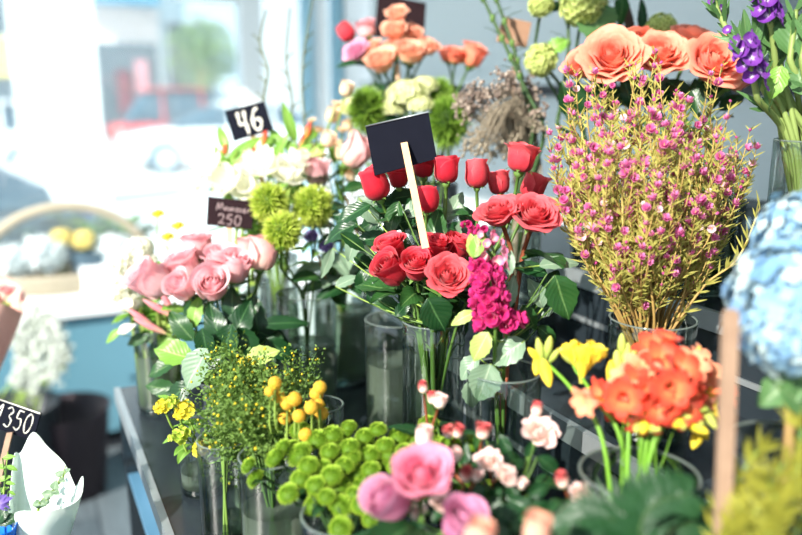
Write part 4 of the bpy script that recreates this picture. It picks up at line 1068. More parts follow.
for i, (px, py, d) in enumerate(wt):
    T = P(px, py, d); base = VS['wax']['base']
    out = (T - base).normalized(); path = stem_path('wax', T, (out + UZ * .4).normalized(), n=22, spread=.95, seed=i)
    t = thing('waxflower_sprig', 'twiggy sprig of pink waxflower in the big airy bunch beneath the coral roses', 'flower', path[0], G)
    mb = MB(); mb.tube(path, .0022, .0011, 6)
    nd = MB(); tips = [path[-1]]
    n = len(path)
    for b in range(11):
        k = int(n * r_.uniform(.42, .97)); q = path[k]; tg = (path[min(k + 1, n - 1)] - path[max(0, k - 1)]).normalized()
        dr = (tg * .9 + V((r_.uniform(-1, 1), r_.uniform(-1, 1), r_.uniform(-.2, .9))) * .55).normalized(); L = r_.uniform(.03, .09)
        br = curve([q, q + dr * L * .5, q + (dr + UZ * .5).normalized() * L], 8)
        mb.tube(br, .0010, .0006, 4); tips.append(br[-1]); tips.append(br[int(len(br) * .7)])
        needles(nd, br, 18, .013, r_, .1, .0009)
    needles(nd, path[int(n * .35):], 36, .016, r_, .25, .0009)
    obj('stem', mb, WAXS, t); obj('foliage', nd, WAXL, t)
    for q in tips:
        if r_.random() < .92:
            m_ = wbud if r_.random() < .42 else (wf[0] if r_.random() < .86 else wf[1])
            put('blossom', m_, t, TM(q, V((r_.uniform(-.6, .6), r_.uniform(-1, .1), r_.uniform(.2, 1))), r_.uniform(.0038, .0062) * (.7 if m_ is wbud else 1.0)))
t = thing('waxflower_sprig', 'long bare waxflower twig sticking out sideways towards the hydrangea', 'flower', VS['wax']['base'])
pth = curve([VS['wax']['base'] + UZ * .1, P(672, 330, .97), P(705, 285, .96), P(738, 258, .95), P(760, 208, .95)], 20)
mb = MB(); mb.tube(pth, .002, .001, 6); obj('stem', mb, WAXS, t)
nd = MB(); needles(nd, pth, 60, .02, r_, .3, .0013); obj('foliage', nd, WAXL, t)

# ------------------------------------------------------------------ purple flowers at the wall
PUR = petal_mat('purple_petal', [(0, (230, 220, 240)), (.3, (124, 56, 160)), (1, (104, 44, 144))], .3)
pfm = simple_flower_mesh(PUR, 5, 6, .3, .72, 1, .1)
PSTEM = plain_mat('pale_green_stem', (112, 134, 68), (148, 166, 96), 12, .5, .3, .1)
def purple_base(T, i):
    v = VS['purple']; rr = random.Random(i * 7 + 1); b = v['base']; tp = T[1]
    d = V((tp.x - b.x, tp.y - b.y, 0)); d = d * min(1, v['r'] * .62 / max(d.length, .001)) + V((rr.uniform(-1, 1), rr.uniform(-1, 1), 0)) * v['r'] * .3
    d = d * min(1, v['r'] * .82 / max(d.length, .001))
    return curve([b + UZ * .013 - d * .35, b + d * .3 + UZ * v['h'] * .5, b + d + UZ * v['h'], tp], 18)
G = 'purple flowers in the tightly packed vase'
r_ = random.Random(9)
for i, (pts, nf, lab) in enumerate([
    ([(762, 130, .93), (757, 98, .92), (750, 62, .90), (740, 38, .90)], 14, 'purple flowered stem leaning over the last coral rose'),
    ([(772, 60, .94), (772, 30, .93), (766, 8, .92), (762, -16, .92)], 12, 'purple flowered stem running out above the leaning one'),
    ([(765, 118, .96), (745, 60, .96), (722, 20, .97), (712, -6, .97)], 5, 'grey green stem with tiny pale purple buds at the top'),
    ([(782, 110, .93), (790, 60, .92), (796, 10, .92)], 0, 'pale green stem with broad leaves beside the purple flowers'),
    ([(792, 110, .92), (802, 60, .9), (812, 10, .9)], 0, 'thick pale green stem closest to the shop wall corner')]):
    T = [P(*p) for p in pts]; path = purple_base(T, i); full = path + curve(T[1:] if len(T) > 2 else T, 14)[1:]
    t = thing('purple_stock', lab, 'flower', path[0], G)
    mb = MB(); mb.tube(full, .0048, .003, 8); obj('stem', mb, PSTEM, t)
    cv = curve(T, 20); sz = .0105 if i < 2 else .005
    for j in range(nf):
        q = cv[int(len(cv) * (.45 + .5 * j / max(1, nf)))]; a = j * 2.4
        dr = (RT * math.cos(a) * .9 - FW * (.5 + .5 * math.sin(a)) + UP * .2).normalized()
        put('floret', pfm, t, TM(q + dr * sz, dr, sz * r_.uniform(.85, 1.15), r_.uniform(0, 6)))
    nd = MB(); needles(nd, full[len(path) - 5:], 40 if i < 3 else 20, .03, r_, .1, .003, .5); obj('foliage', nd, VL, t)
    if i == 3:
        leaf_at(t, full, 776, 82, .92, 34, 22, 250, LIGHTLEAF, (-.4, .3, 1)); leaf_at(t, full, 792, 30, .92, 50, 34, 80, VL, (-.2, .2, 1)); leaf_at(t, full, 798, 70, .92, 50, 26, 100, VL, (-.4, .2, 1))
for i in range(12):
    x = 750 + i * 5.2 + r_.uniform(-2, 2); T = [P(x, 190, .955 + r_.uniform(-.04, .04)), P(x - 6 + r_.uniform(-12, 10), 60, .95)]
    path = purple_base(T, i + 40); full = path
    t = thing('green_stalk', 'straight pale green stem in the tightly packed vase behind the hydrangea', 'stem', path[0], 'pale green stems packed in the wall side vase')
    mb = MB(); mb.tube(full, .0042, .0034, 7); obj('stem', mb, PSTEM, t)
    mb = MB(); leaf_geo(mb, full[-1], UZ + V((r_.uniform(-.4, .4), r_.uniform(-.5, .2), 0)), .06, .018, V((0, -1, .3)), .3); obj('leaf', mb, VL, t)

# ------------------------------------------------------------------ blue hydrangea
m, nt, out = nodes('hydrangea_petal')
c1 = ramp(nt, attr(nt, 'u'), [(0, (54, 104, 160)), (.3, (92, 146, 190)), (.48, (146, 184, 200)), (.62, (196, 210, 200)), (1, (218, 222, 204))])  # ramp darkened overall to put partial shade into the petals
finish(nt, out, mixc(nt, noise_fac(nt, 3.0), c1, lin((160, 194, 214))), .6, .2, .3); HYD = m
hyd = [floret_head_mesh(HYD, n, .135, s, 4, -.75, .88, 'hydrangea_head', .72, .15, .12) for s, n in ((51, 430), (52, 330))]
G = 'blue and white hydrangea heads'
for i, (c, r, a, lab) in enumerate([((803, 300, .64), 66, ax(-.4, .6, .7), 'large blue and white hydrangea head behind the wooden stake'), ((806, 236, .70), 46, ax(-.1, .9, .4), 'upper blue hydrangea head in front of the purple flower vase'), ((784, 335, .62), 36, ax(-.5, .2, .8), 'lower pale blue hydrangea lobe just beside the wooden stake')]):
    headed('hyd', c, a, hyd[i % 2], r, lab, G, 'hydrangea', stem=STEMB, sr=.004)
t, pth = headed('hyd', (830, 330, .66), ax(.3, .6, .5), hyd[1], 40, 'blue hydrangea head tucked behind the large one, away from the stake', G, 'hydrangea', sr=.004)
leaf_at(t, pth, 785, 385, .64, 66, 40, 215, VL, (0, .7, 1)); leaf_at(t, pth, 800, 400, .63, 50, 34, 330, VL, (0, .6, 1))

# ------------------------------------------------------------------ freesias
FY = petal_mat('yellow_freesia', [(0, (206, 208, 90)), (.4, (246, 220, 60)), (1, (250, 226, 70))], .35)
FO = petal_mat('orange_freesia', [(0, (250, 200, 80)), (.35, (246, 146, 92)), (.7, (228, 84, 58)), (1, (212, 60, 44))], .32)
FO2 = petal_mat('salmon_freesia', [(0, (252, 212, 110)), (.4, (250, 186, 136)), (1, (246, 150, 122))], .35)
FG = petal_mat('green_freesia_bud', [(0, (140, 168, 70)), (1, (214, 218, 110))], .3)
FSTEM = plain_mat('freesia_stem', (96, 150, 40), (128, 178, 62), 20, .45, .35, .2)
trY, trO, trS = trumpet_mesh(FY, 1, .42), trumpet_mesh(FO, 2, 1.25), trumpet_mesh(FO2, 3, 1.2)
bY, bG, bO = bud_mesh(FY, .2), bud_mesh(FG, .18), bud_mesh(FO, .2)
def freesia(tip, below, label, group, items, seed=0, vk='freesia', sr=.0022):
    T = [P(*p) for p in below] + [P(*tip)]
    bs = VS[vk]['base']; rr = random.Random(seed); jo = RT * rr.uniform(-.02, .02) + FW * rr.uniform(-.02, .02); tp = T[-1]; mo = V((tp.x - bs.x, tp.y - bs.y, 0)); mo = mo * min(1, .04 / max(mo.length, .001))
    full = curve([bs + UZ * .013 - mo * .5 + jo, bs + UZ * VS[vk]['h'] + mo * .8 + jo * .4, (bs + UZ * VS[vk]['h'] + mo + tp) / 2 + UZ * .012, tp], 24); path = full
    t = thing('freesia', label, 'flower', path[0], group)
    mb = MB(); mb.tube(full, sr * 1.15, sr * .8, 7)
    for nm, me, (px, py, d), a, L in items:
        q = P(px, py, d); an = near(full, q); a = ax(*a); b = q - a * (L * .5)
        if (b - an).length > .004: mb.tube(curve([an, (an + b) / 2 - UP * .002, b], 6), sr * .6, sr * .55, 5)
        put(nm, me, t, TM(b, a, L))
    obj('stem', mb, FSTEM, t)
    return t
G = 'yellow freesias beside the orange ones'
r_ = random.Random(77)
freesia((544, 360, .81), [(575, 437, .78), (562, 402, .80)], 'yellow freesia bud spray furthest from the orange blooms', G, [('bud', bY, (546, 372, .80), (.1, -.7, .5), .034), ('bud', bY, (538, 364, .81), (-.2, -.5, .5), .03), ('bud', bG, (540, 350, .81), (-.2, 1, 0), .026), ('bud', bG, (548, 348, .81), (.2, 1, .1), .026), ('bud', bY, (535, 355, .81), (-.6, .6, .2), .022), ('bud', bG, (554, 356, .81), (.5, .7, .1), .02)], 1)
freesia((582, 378, .79), [(588, 437, .77), (586, 405, .785)], 'yellow freesia with an opening flower between the bud sprays', G, [('blossom', trY, (583, 362, .79), (.05, 1, .1), .044), ('blossom', trY, (574, 358, .80), (-.45, .9, .1), .038), ('blossom', trY, (592, 358, .79), (.4, .9, .2), .038), ('bud', bG, (566, 356, .80), (-.6, .8, 0), .022)], 2)
freesia((622, 372, .80), [(604, 440, .77), (614, 405, .79)], 'yellow green freesia bud spray touching the orange blooms', G, [('bud', bG, (618, 370, .80), (-.1, 1, .1), .042), ('bud', bG, (626, 362, .80), (.1, 1, 0), .040), ('bud', bY, (613, 376, .80), (-.2, 1, .2), .036), ('bud', bG, (622, 346, .80), (0, 1, 0), .026), ('bud', bG, (632, 356, .80), (.4, 1, 0), .026)], 3)
G = 'orange freesias crowding the large clear vase'
oc = [(640, 372, .74), (660, 362, .73), (682, 372, .74), (705, 378, .76), (650, 392, .72), (672, 388, .70), (690, 395, .72), (640, 402, .73), (622, 392, .74), (660, 405, .71), (680, 408, .71), (712, 392, .76), (604, 392, .75), (655, 350, .77), (698, 360, .78)]
labs = ['orange freesia at the upper yellow bud side of the cluster', 'salmon orange freesia at the centre of the cluster', 'orange freesia beside the wooden stake', 'lowest orange freesia hanging over the vase rim', 'orange freesia with the yellow buds at the back of the cluster']
for i in range(5):
    its = []
    for j in range(7):
        px, py, d = oc[(i + j * 5) % 15] if j < 3 else (oc[(i * 3 + j) % 15][0] + r_.uniform(-20, 20), oc[(i * 3 + j) % 15][1] + r_.uniform(-14, 18), .74 + r_.uniform(-.03, .04))
        a = ((px - 662) / 55 + r_.uniform(-.4, .4), (385 - py) / 30 + r_.uniform(-.3, .5), r_.uniform(.4, 1.2))
        its.append(('blossom', trO if (i + j) % 3 else trS, (px, py, d), a, .032 * r_.uniform(.85, 1.15)))
    for q in range(3): its.append(('bud', bG if q else bY, (640 + 14 * i + r_.uniform(-16, 16), 412 + r_.uniform(-6, 16), .72), (r_.uniform(-.6, .6), r_.uniform(-.8, .6), .6), .028))
    if i in (2, 4):
        for (px, py) in ((700, 375), (692, 362), (708, 402)) if i == 4 else ((700, 425), (708, 412), (697, 435)):
            its.append(('bud', bY if r_.random() < .6 else bG, (px + r_.uniform(-4, 4), py, .75), (r_.uniform(-.4, .4), 1 if i == 4 else -.5, .3), .032))
    freesia((645 + 11 * i, 385 + (i % 3) * 6, .75), [(615 + 11 * i, 445, .755), (630 + 11 * i, 415, .75)], labs[i], G, its, 10 + i)
for i in range(8):
    q0 = VS['freesia']['base'] + UZ * .012 + RT * r_.uniform(-.03, .03) + FW * r_.uniform(-.02, .02); q1 = P(622 + i * 8 + r_.uniform(-8, 8), 430 - r_.uniform(0, 25), .75 + r_.uniform(-.03, .03))
    t = thing('freesia_leaf', 'narrow bright green blade leaf standing in the large freesia vase', 'leaf', q0, 'narrow green leaves in the freesia vase')
    c_ = curve([q0, (q0 + q1) / 2, q1], 10); mb = MB(); s = (RT + FW * .3).normalized()
    mb.grid([[p - s * .0034 * (1 - .8 * k / 9), p + FW * .001, p + s * .0034 * (1 - .8 * k / 9)] for k, p in enumerate(c_)]); obj('blade', mb, FSTEM, t)

# ------------------------------------------------------------------ green button chrysanthemums
BT = grad_mat('button_green', [(0, (80, 116, 24)), (.4, (122, 160, 40)), (1, (170, 196, 72))], trans=.25)
bt = [button_mesh(BT, s) for s in (1, 2, 3, 4)]
G = 'green button chrysanthemums in the dense bunch'
mums = [(429, 425, 24, 0), (378, 430, 20, 0), (300, 431, 24, 0), (318, 440, 26, 0), (333, 435, 24, 0), (346, 432, 16, 0), (365, 437, 22, 0), (399, 437, 24, 0), (415, 440, 22, 0), (283, 448, 20, -1), (300, 455, 30, -.8), (292, 448, 20, -.8), (276, 458, 24, -1), (349, 427, 18, 0), (350, 448, 24, 0), (366, 446, 22, 0), (330, 452, 22, 0), (385, 446, 22, 0), (352, 458, 22, 0), (370, 455, 24, 0), (390, 454, 24, 0), (405, 452, 22, 0), (331, 459, 22, 0), (309, 466, 24, 0), (323, 468, 22, -.2), (345, 466, 22, 0), (332, 476, 26, -.1), (358, 473, 20, 0), (371, 470, 22, 0), (385, 465, 20, 0), (301, 479, 24, -.6), (316, 486, 24, -.3), (318, 491, 22, -.2), (340, 488, 29, 0), (341, 506, 27, .1), (315, 506, 25, -.3), (289, 494, 25, -.7), (366, 480, 20, .1), (354, 494, 18, .1), (362, 505, 24, .2), (341, 528, 26, 0), (300, 486, 18, -.5), (327, 497, 20, 0), (380, 480, 18, .2), (395, 468, 18, .2), (408, 462, 18, .1), (418, 455, 16, .2), (343, 441, 20, 0), (355, 485, 18, 0), (375, 490, 16, 0), (370, 520, 18, .1)]
r_ = random.Random(33)
uniq = {0: 'green button chrysanthemum nearest the half full clear vase at the top of the bunch', 16: None}
lone = [(249, 466, 19, -1.4), (256, 479, 22, -1.3)]
for i, (px, py, w, lean) in enumerate(mums + lone):
    d = .80 + (465 - py) / 75 * .07 + r_.uniform(-.012, .012)
    lab = 'green button chrysanthemum crowded among its twins between the yellow balls and the big pink rose'; g = G
    if i == 0: lab, g = uniq[0], None
    if i >= len(mums):
        lab = ['upper of two green button chrysanthemums leaning out alone below the feathery filler', 'lower of two green button chrysanthemums leaning out alone below the feathery filler'][i - len(mums)]; d = .82
    a = ax(lean * .8 + r_.uniform(-.15, .15), 1, .35 + (py - 425) / 160 + r_.uniform(-.1, .1))
    headed('mums', (px, py, d), a, bt[i % 4], w * .47, lab, g, 'button_chrysanthemum', stem=STEMD, sr=.0014, leaves=1 if i % 3 == 0 else 0, leafmat=DARKLEAF, leaf_len=.03, sc=(1, 1, .88))
for i, (px, py) in enumerate([(432, 460), (440, 475), (462, 470), (472, 445), (452, 445), (465, 490), (488, 490), (445, 490), (460, 505), (437, 445)]):
    headed('mums', (px, py, .80), ax(.6, 1, .3), bt[i % 4], 11, 'small green button chrysanthemum showing between the spray rose stems', 'green button chrysanthemums between the spray rose stems', 'button_chrysanthemum', stem=STEMD, sr=.0013)

# ------------------------------------------------------------------ yellow balls
CR = grad_mat('craspedia_yellow', [(0, (190, 140, 30)), (.3, (224, 174, 52)), (1, (244, 210, 96))], trans=.1)
cr = craspedia_mesh(CR)
G = 'yellow craspedia balls'
for i, (px, py, w, lab) in enumerate([(275, 383, 12.5, 'topmost yellow ball of the window side cluster'), (270, 392, 11, 'yellow ball under the topmost one on its outer side'), (277.5, 396, 13.5, 'yellow ball lit in the middle of the window side cluster'), (294.5, 399, 13.5, 'yellow ball lit at the inner side of the window side cluster'), (287, 403.5, 13, 'shaded yellow ball between two lit ones'), (285.5, 418, 13, 'lowest yellow ball of the window side cluster'), (299, 416, 12.5, 'orange yellow ball at the bottom of the cluster beside the lowest one'), (320, 387.5, 12.5, 'topmost yellow ball of the rose side cluster'), (316.5, 394, 13, 'yellow ball overlapping the topmost of the rose side cluster'), (311.5, 407.5, 13.5, 'yellow ball at the inner side of the rose side cluster'), (319, 404, 10, 'small dark yellow ball tucked into the rose side cluster'), (321.5, 413.5, 13, 'lowest yellow ball of the rose side cluster'), (306, 435, 13, 'single orange yellow ball resting among the green chrysanthemums')]):
    headed('crasp', (px, py, .83 + (i % 3) * .012), ax(0, 1, .2), cr, w * .55, lab, G, 'craspedia', stem=STEML, sr=.0011)

# ------------------------------------------------------------------ feathery green filler
SOL = plain_mat('filler_green', (74, 106, 46), (118, 146, 66), 40, .55, .25, .3)
SOLY = plain_mat('filler_yellow', (206, 190, 44), (228, 204, 60), 60, .55, .2, .25)
G = 'sprigs of the feathery green filler'
r_ = random.Random(88)
for i, (px, py) in enumerate([(225, 385), (240, 372), (252, 388), (266, 378), (232, 405), (248, 415), (262, 405), (275, 408), (240, 432), (256, 436), (268, 425), (230, 420), (283, 386), (297, 392), (245, 398), (222, 368), (258, 456), (244, 462), (236, 444), (272, 446)]):
    d = .92 + r_.uniform(-.05, .06) if i < 12 or i > 15 else .98; T = P(px, py, d); path = stem_path('solid', T, (UZ + RT * r_.uniform(-.5, .4)).normalized(), seed=i, spread=.8)
    t = thing('solidago_sprig', 'feathery sprig of fine green leaves with tiny yellow buds around the yellow balls', 'plant', path[0], G)
    mb = MB(); mb.tube(path, .0018, .0008, 5); nd = MB(); yl = MB(); n = len(path)
    for b in range(16):
        k = int(n * r_.uniform(.5, .99)); q = path[k]; dr = V((r_.uniform(-1, 1), r_.uniform(-1, 1), r_.uniform(-.1, 1))).normalized(); L = r_.uniform(.02, .068)
        br = curve([q, q + dr * L * .6, q + (dr + UZ * .3).normalized() * L], 6); mb.tube(br, .0007, .0004, 4)
        for j in range(48):
            p = br[r_.randrange(len(br))] + V((r_.gauss(0, 1), r_.gauss(0, 1), r_.gauss(0, 1))) * .0056; x = V((r_.uniform(-1, 1), r_.uniform(-1, 1), r_.uniform(-1, 1))).normalized(); y = x.orthogonal().normalized(); s = r_.uniform(.0016, .0036)
            nd.grid([[p - x * s, p - y * s * .55], [p + y * s * .55, p + x * s]])
        for j in range(2):
            if r_.random() < (.6 if i % 3 == 0 or py < 395 else .3): yl.ball(br[-1] + V((r_.gauss(0, 1), r_.gauss(0, 1), r_.gauss(0, 1))) * .005, r_.uniform(.0011, .002), 5, 4)
    obj('stem', mb, STEM, t); obj('foliage', nd, SOL, t)
    if yl.v: obj('blossom', yl, SOLY, t)
YB = petal_mat('small_yellow_petal', [(0, (176, 186, 60)), (.5, (226, 206, 50)), (1, (240, 222, 70))], .3)
yb = floret_head_mesh(YB, 24, .5, 61, 5, -.5, .7, 'yellow_cluster', .55, .4, .2)
YG = petal_mat('yellow_green_petal', [(0, (130, 170, 50)), (1, (200, 212, 80))], .3)
yg = floret_head_mesh(YG, 24, .5, 62, 5, -.5, .7, 'lime_cluster', .55, .4, .2)
G = 'yellow wildflower sprays reaching over the stand edge'
for i, (px, py, r, m_, lab) in enumerate([(163, 407, 7, yb, 'yellow blossom cluster reaching furthest over the stand edge'), (185, 411, 9, yb, 'bright yellow blossom cluster over the stand edge, second from the outermost'), (218, 396, 7, yb, 'yellow blossom cluster beside the big grey leaf'), (236, 399, 7, yb, 'yellow blossom cluster at the edge of the feathery filler'), (222, 430, 8, yg, 'lime yellow blossom cluster hanging below the yellow ones'), (202, 448, 8, yb, 'yellow blossom cluster lowest down above the small jar'), (180, 436, 8, yg, 'pale lime leaf tip cluster near the stand edge'), (244, 363, 6, yb, 'small yellow blossom cluster under the lime leaf'), (172, 402, 6, yg, 'lime cluster between the two outermost yellow ones')]):
    t, pth = headed('jar' if px < 212 else 'glass2', (px, py, 1.0), ax(-.3, 1, .4), m_, r, lab, G, 'wildflower_spray', stem=STEML, sr=.0014, part='blossom', leaves=2, leaf_len=.035)

# ------------------------------------------------------------------ far corner vase
G = 'mixed flowers in the far corner vase'
WB = floret_head_mesh(CREAM, 60, .4, 71, 5, -.8, .9, 'white_cluster', .7, .4, .1)
for i, (px, py, r, lab) in enumerate([(122, 262, 12, 'white bloom at the top of the far corner vase'), (138, 250, 12, 'white bloom just above the pink roses towards the window'), (118, 288, 12, 'white bloom drooping towards the bench'), (130, 302, 10, 'small white bloom low in the far corner vase'), (146, 262, 10, 'white bloom beside the outermost pale pink rose')]):
    headed('left', (px, py, 1.33), ax(-.4, 1, .3), WB, r, lab, G, 'white_flower', stem=STEML, sr=.002, leaves=3, leaf_len=.045)
PT = petal_mat('striped_pink_tulip', [(0, (226, 200, 150)), (.4, (226, 140, 150)), (1, (232, 170, 176))], .4)
tlp = bud_mesh(PT, .10)
for i, (px, py, deg, lab) in enumerate([(141, 318, 145, 'slim pink bud pointing up towards the bench'), (158, 308, 150, 'slim pink bud just under the outermost pale pink rose'), (150, 326, 155, 'lowest slim pink bud over the far corner vase'), (166, 300, 120, 'slim pink bud half hidden behind the pale pink roses')]):
    a = math.radians(deg); axis = (RT * math.cos(a) + UP * math.sin(a)).normalized(); T = P(px, py, 1.31); L = .06
    path = stem_path('left', T - axis * L * .5, axis, seed=i); t = thing('pink_alstroemeria', lab, 'flower', path[0], G)
    put('bud', tlp, t, TM(T - axis * L * .5, axis, L)); mb = MB(); mb.tube(path, .0022, .0018, 6); obj('stem', mb, STEML, t)
t, pth = headed('left', (140, 296, 1.36), ax(0, 1, .2), WB, 8, 'small white bloom over bright green leaves at the far corner vase', G, 'white_flower', stem=STEML, leaves=5)
for a in [(112, 336, 1.3, 24, 9, 215, LIGHTLEAF, (0, .5, 1)), (126, 328, 1.3, 20, 10, 30, CREAM, (0, .5, 1)), (136, 340, 1.32, 26, 12, 200, ROSELEAF), (150, 300, 1.34, 34, 14, 100, LIGHTLEAF), (168, 335, 1.33, 34, 16, 70, LIGHTLEAF), (146, 335, 1.33, 26, 12, 250, LIGHTLEAF), (165, 318, 1.34, 30, 14, 110, LIMELEAF), (158, 345, 1.34, 30, 14, 60, ROSELEAF), (135, 310, 1.34, 30, 13, 105, LIGHTLEAF)]:
    leaf_at(t, pth, *a)
for i in range(14):
    b = VS['left']['base']; a = i * 2.4; r = .033 * math.sqrt((i + .5) / 14); q0 = b + V((math.cos(a) * r, math.sin(a) * r, .013)); q1 = q0 + V((math.cos(a) * r * .3, math.sin(a) * r * .3, .18))
    t = thing('green_stalk', 'light green stem standing in the slim far corner vase', 'stem', q0, 'light green stems in the far corner vase'); mb = MB(); mb.tube(curve([q0, (q0 + q1) / 2, q1], 6), .004, .0036, 6); obj('stem', mb, plain_mat('x', (128, 156, 66), (156, 176, 90), 12, .5, .3, .15) if i == 0 else t_m, t)
    if i == 0: t_m = bpy.data.materials['x']; t_m.name = 'pale_stalk'

# ------------------------------------------------------------------ washed out white flowers by the window
wm = simple_flower_mesh(CREAM, 6, 8, .55, .7, 2, .1)
G = 'large white lilies behind the fluffy green balls'
for i, (px, py, r, a, lab) in enumerate([(232, 186, 20, (-.6, .6, .6), 'white lily above the 250 sign'), (262, 174, 22, (-.1, .9, .5), 'white lily under the sign reading 46'), (286, 180, 20, (.3, .8, .5), 'white lily next to the single pink rosebud'), (214, 170, 18, (-.8, .7, .4), 'white lily furthest towards the window'), (296, 166, 15, (.3, 1, .2), 'small white lily behind the single pink rosebud'), (200, 186, 15, (-.9, .4, .5), 'white lily at the window side of the 250 sign'), (246, 192, 15, (0, .5, .8), 'low white lily peeping over the 250 sign')]):
    headed('white', (px, py, 1.36), ax(*a), wm, r, lab, G, 'white_lily', stem=STEML, sr=.003, leaves=3, leafmat=LIGHTLEAF, leaf_len=.07)
G = 'yellow freesia sprays near the window'
for i, (px, py, d, lab) in enumerate([(168, 237, 1.4, 'small yellow flower above the outer pale pink roses'), (158, 214, 1.42, 'small yellow flower highest towards the window'), (178, 226, 1.42, 'small pale yellow flower between the window and the 250 sign')]):
    T = P(px, py, d); path = stem_path('white', T, UZ, seed=i); t = thing('freesia', lab, 'flower', path[0], G)
    put('blossom', yb, t, TM(T, ax(-.3, 1, .3), .008)); mb = MB(); mb.tube(path, .0018, .0014, 6); obj('stem', mb, STEML, t)
G = 'green leafy stems under the sign reading 46'
r_ = random.Random(4)
for i, (px, py) in enumerate([(222, 160), (238, 150), (262, 146), (282, 138), (300, 150), (292, 128), (250, 162), (276, 156), (306, 138), (228, 140)]):
    T = P(px, py, 1.44 + r_.uniform(-.04, .04)); path = stem_path('v46', T, ax(r_.uniform(-.5, .5), 1, .2), seed=i)
    t = thing('leafy_stem', 'leafy light green stem among others beneath the sign reading 46', 'plant', path[0], G)
    mb = MB(); mb.tube(path, .0026, .0018, 6); obj('stem', mb, STEML, t)
    for j in range(6):
        q = path[int(len(path) * (.55 + .07 * j))]; a = j * 2.4 + i
        leaf(t, q, V((math.cos(a), math.sin(a) * .6, r_.uniform(.4, 1.3))), r_.uniform(.05, .085), .02, V((0, -1, .6)), LIGHTLEAF if j % 3 else LIMELEAF, bend=.6, seed=j)
    if i % 2 == 0: put('blossom', bO, t, TM(path[-1], UZ + RT * .3, .03))
G = 'cream and peach spray blooms between the sign reading 46 and the green puff'
CP = petal_mat('cream_peach_petal', [(0, (250, 220, 170)), (.6, (252, 236, 208)), (1, (250, 226, 200))], .42)
cf = [rose_mesh('spray', CP, 0), rose_mesh('cup', CP, 1)]
for i, (px, py) in enumerate([(318, 132), (330, 122), (342, 132), (326, 146), (338, 146), (350, 130), (310, 148), (345, 96), (336, 106), (352, 140), (322, 158), (342, 160), (348, 172), (352, 182), (312, 122), (300, 160)]):
    d = 1.42 + r_.uniform(-.05, .05); T = P(px, py, d); R = r_.uniform(5.5, 8.5) * d / FPX; axis = ax(r_.uniform(-.5, .5), 1, .5); path = stem_path('v345', T, axis, seed=i)
    t = thing('spray_bloom', 'small cream spray bloom above the single pink rosebud', 'flower', path[0], G); put('bloom', cf[i % 2][0], t, TM(T, axis, R)); mb = MB(); mb.tube(path, .0018, .0014, 6); obj('stem', mb, STEML, t)
    for j in range(2):
        q = path[int(len(path) * (.7 + .1 * j))]; leaf(t, q, V((r_.uniform(-1, 1), r_.uniform(-1, 1), .4)), .045, .02, UZ, LIGHTLEAF, bend=.6, seed=j)
# brown stems and small blue purple statice in the wide vase
for i, (px, py, lab, m_) in enumerate([(335, 215, 'grey green leafy stem between the green balls and the red roses', GREYLEAF), (345, 195, 'dark leafy stem beside the outer red rosebud', DARKLEAF), (325, 240, 'drooping grey leafed stem over the wide vase', GREYLEAF), (318, 255, 'brown stemmed leafy sprig in the wide vase', ROSELEAF), (335, 180, 'leafy stem behind the single pink rosebud', ROSELEAF), (340, 255, 'leafy sprig hanging over the rim of the wide vase', DARKLEAF)]):
    T = P(px, py, 1.28); path = stem_path('v345', T, ax(-.3, 1, .3), seed=i)
    t = thing('leafy_stem', lab, 'plant', path[0], 'leafy stems around the wide clear vase'); mb = MB(); mb.tube(path, .0038, .0022, 6); obj('stem', mb, STEMB if i % 2 else STEM, t)
    for j in range(5):
        q = path[int(len(path) * (.66 + .065 * j))]; a = j * 2.4 + i
        leaf(t, q, V((math.cos(a), math.sin(a) * .7 - .3, r_.uniform(-.5, .6))), r_.uniform(.04, .065), .026, V((0, -.6, .8)), m_, bend=.8, pet=.01, seed=j)
ST = petal_mat('purple_statice', [(0, (150, 130, 180)), (1, (96, 70, 150))], .2); sth = floret_head_mesh(ST, 30, .45, 81, 4, -.6, .8, 'statice_head', .6)
for px, py, lab in ((311, 236, 'small purple statice head under the fluffy green balls'), (326, 246, 'dark blue statice head beside the drooping grey leaf')):
    headed('dian', (px, py, 1.27), ax(0, 1, .5), sth, 6, lab, 'small purple statice heads', 'statice', sr=.0016)

# ------------------------------------------------------------------ curly willow twigs against the window
TW = plain_mat('willow_bark', (84, 92, 74), (110, 118, 94), 20, .8, .1)
r_ = random.Random(15)
for i, (pts, lab) in enumerate([([(268, 150), (264, 100), (268, 70), (260, 42), (266, 10)], 'wavy bare twig rising above the sign reading 46'), ([(290, 150), (292, 100), (286, 60), (290, 8)], 'wavy bare twig in the middle of the three at the window'), ([(304, 150), (302, 80), (306, 40), (314, -8)], 'bare twig nearest the peach roses at the window')]):
    T = [P(x, y, 1.56) for x, y in pts]; cv = []
    base = VS['v46']['base'] + RT * (i - 1) * .012 + UZ * .013
    cv = curve([base, base + UZ * .24 + RT * (i - 1) * .008, *T], 26)
    t = thing('willow_twig', lab, 'twig', base, 'bare willow twigs at the window'); mb = MB(); mb.tube(cv, .0034, .0016, 6); obj('stem', mb, TW, t)
    for j in range(6):
        q = cv[10 + j * 2 if 10 + j * 2 < len(cv) else -1]; mb = MB(); s = r_.choice((-1, 1)); mb.tube(curve([q, q + UP * .008 + RT * .006 * s, q + UP * .016 + RT * .016 * s], 6), .0022, .001, 5); obj('catkin', mb, TW, t)
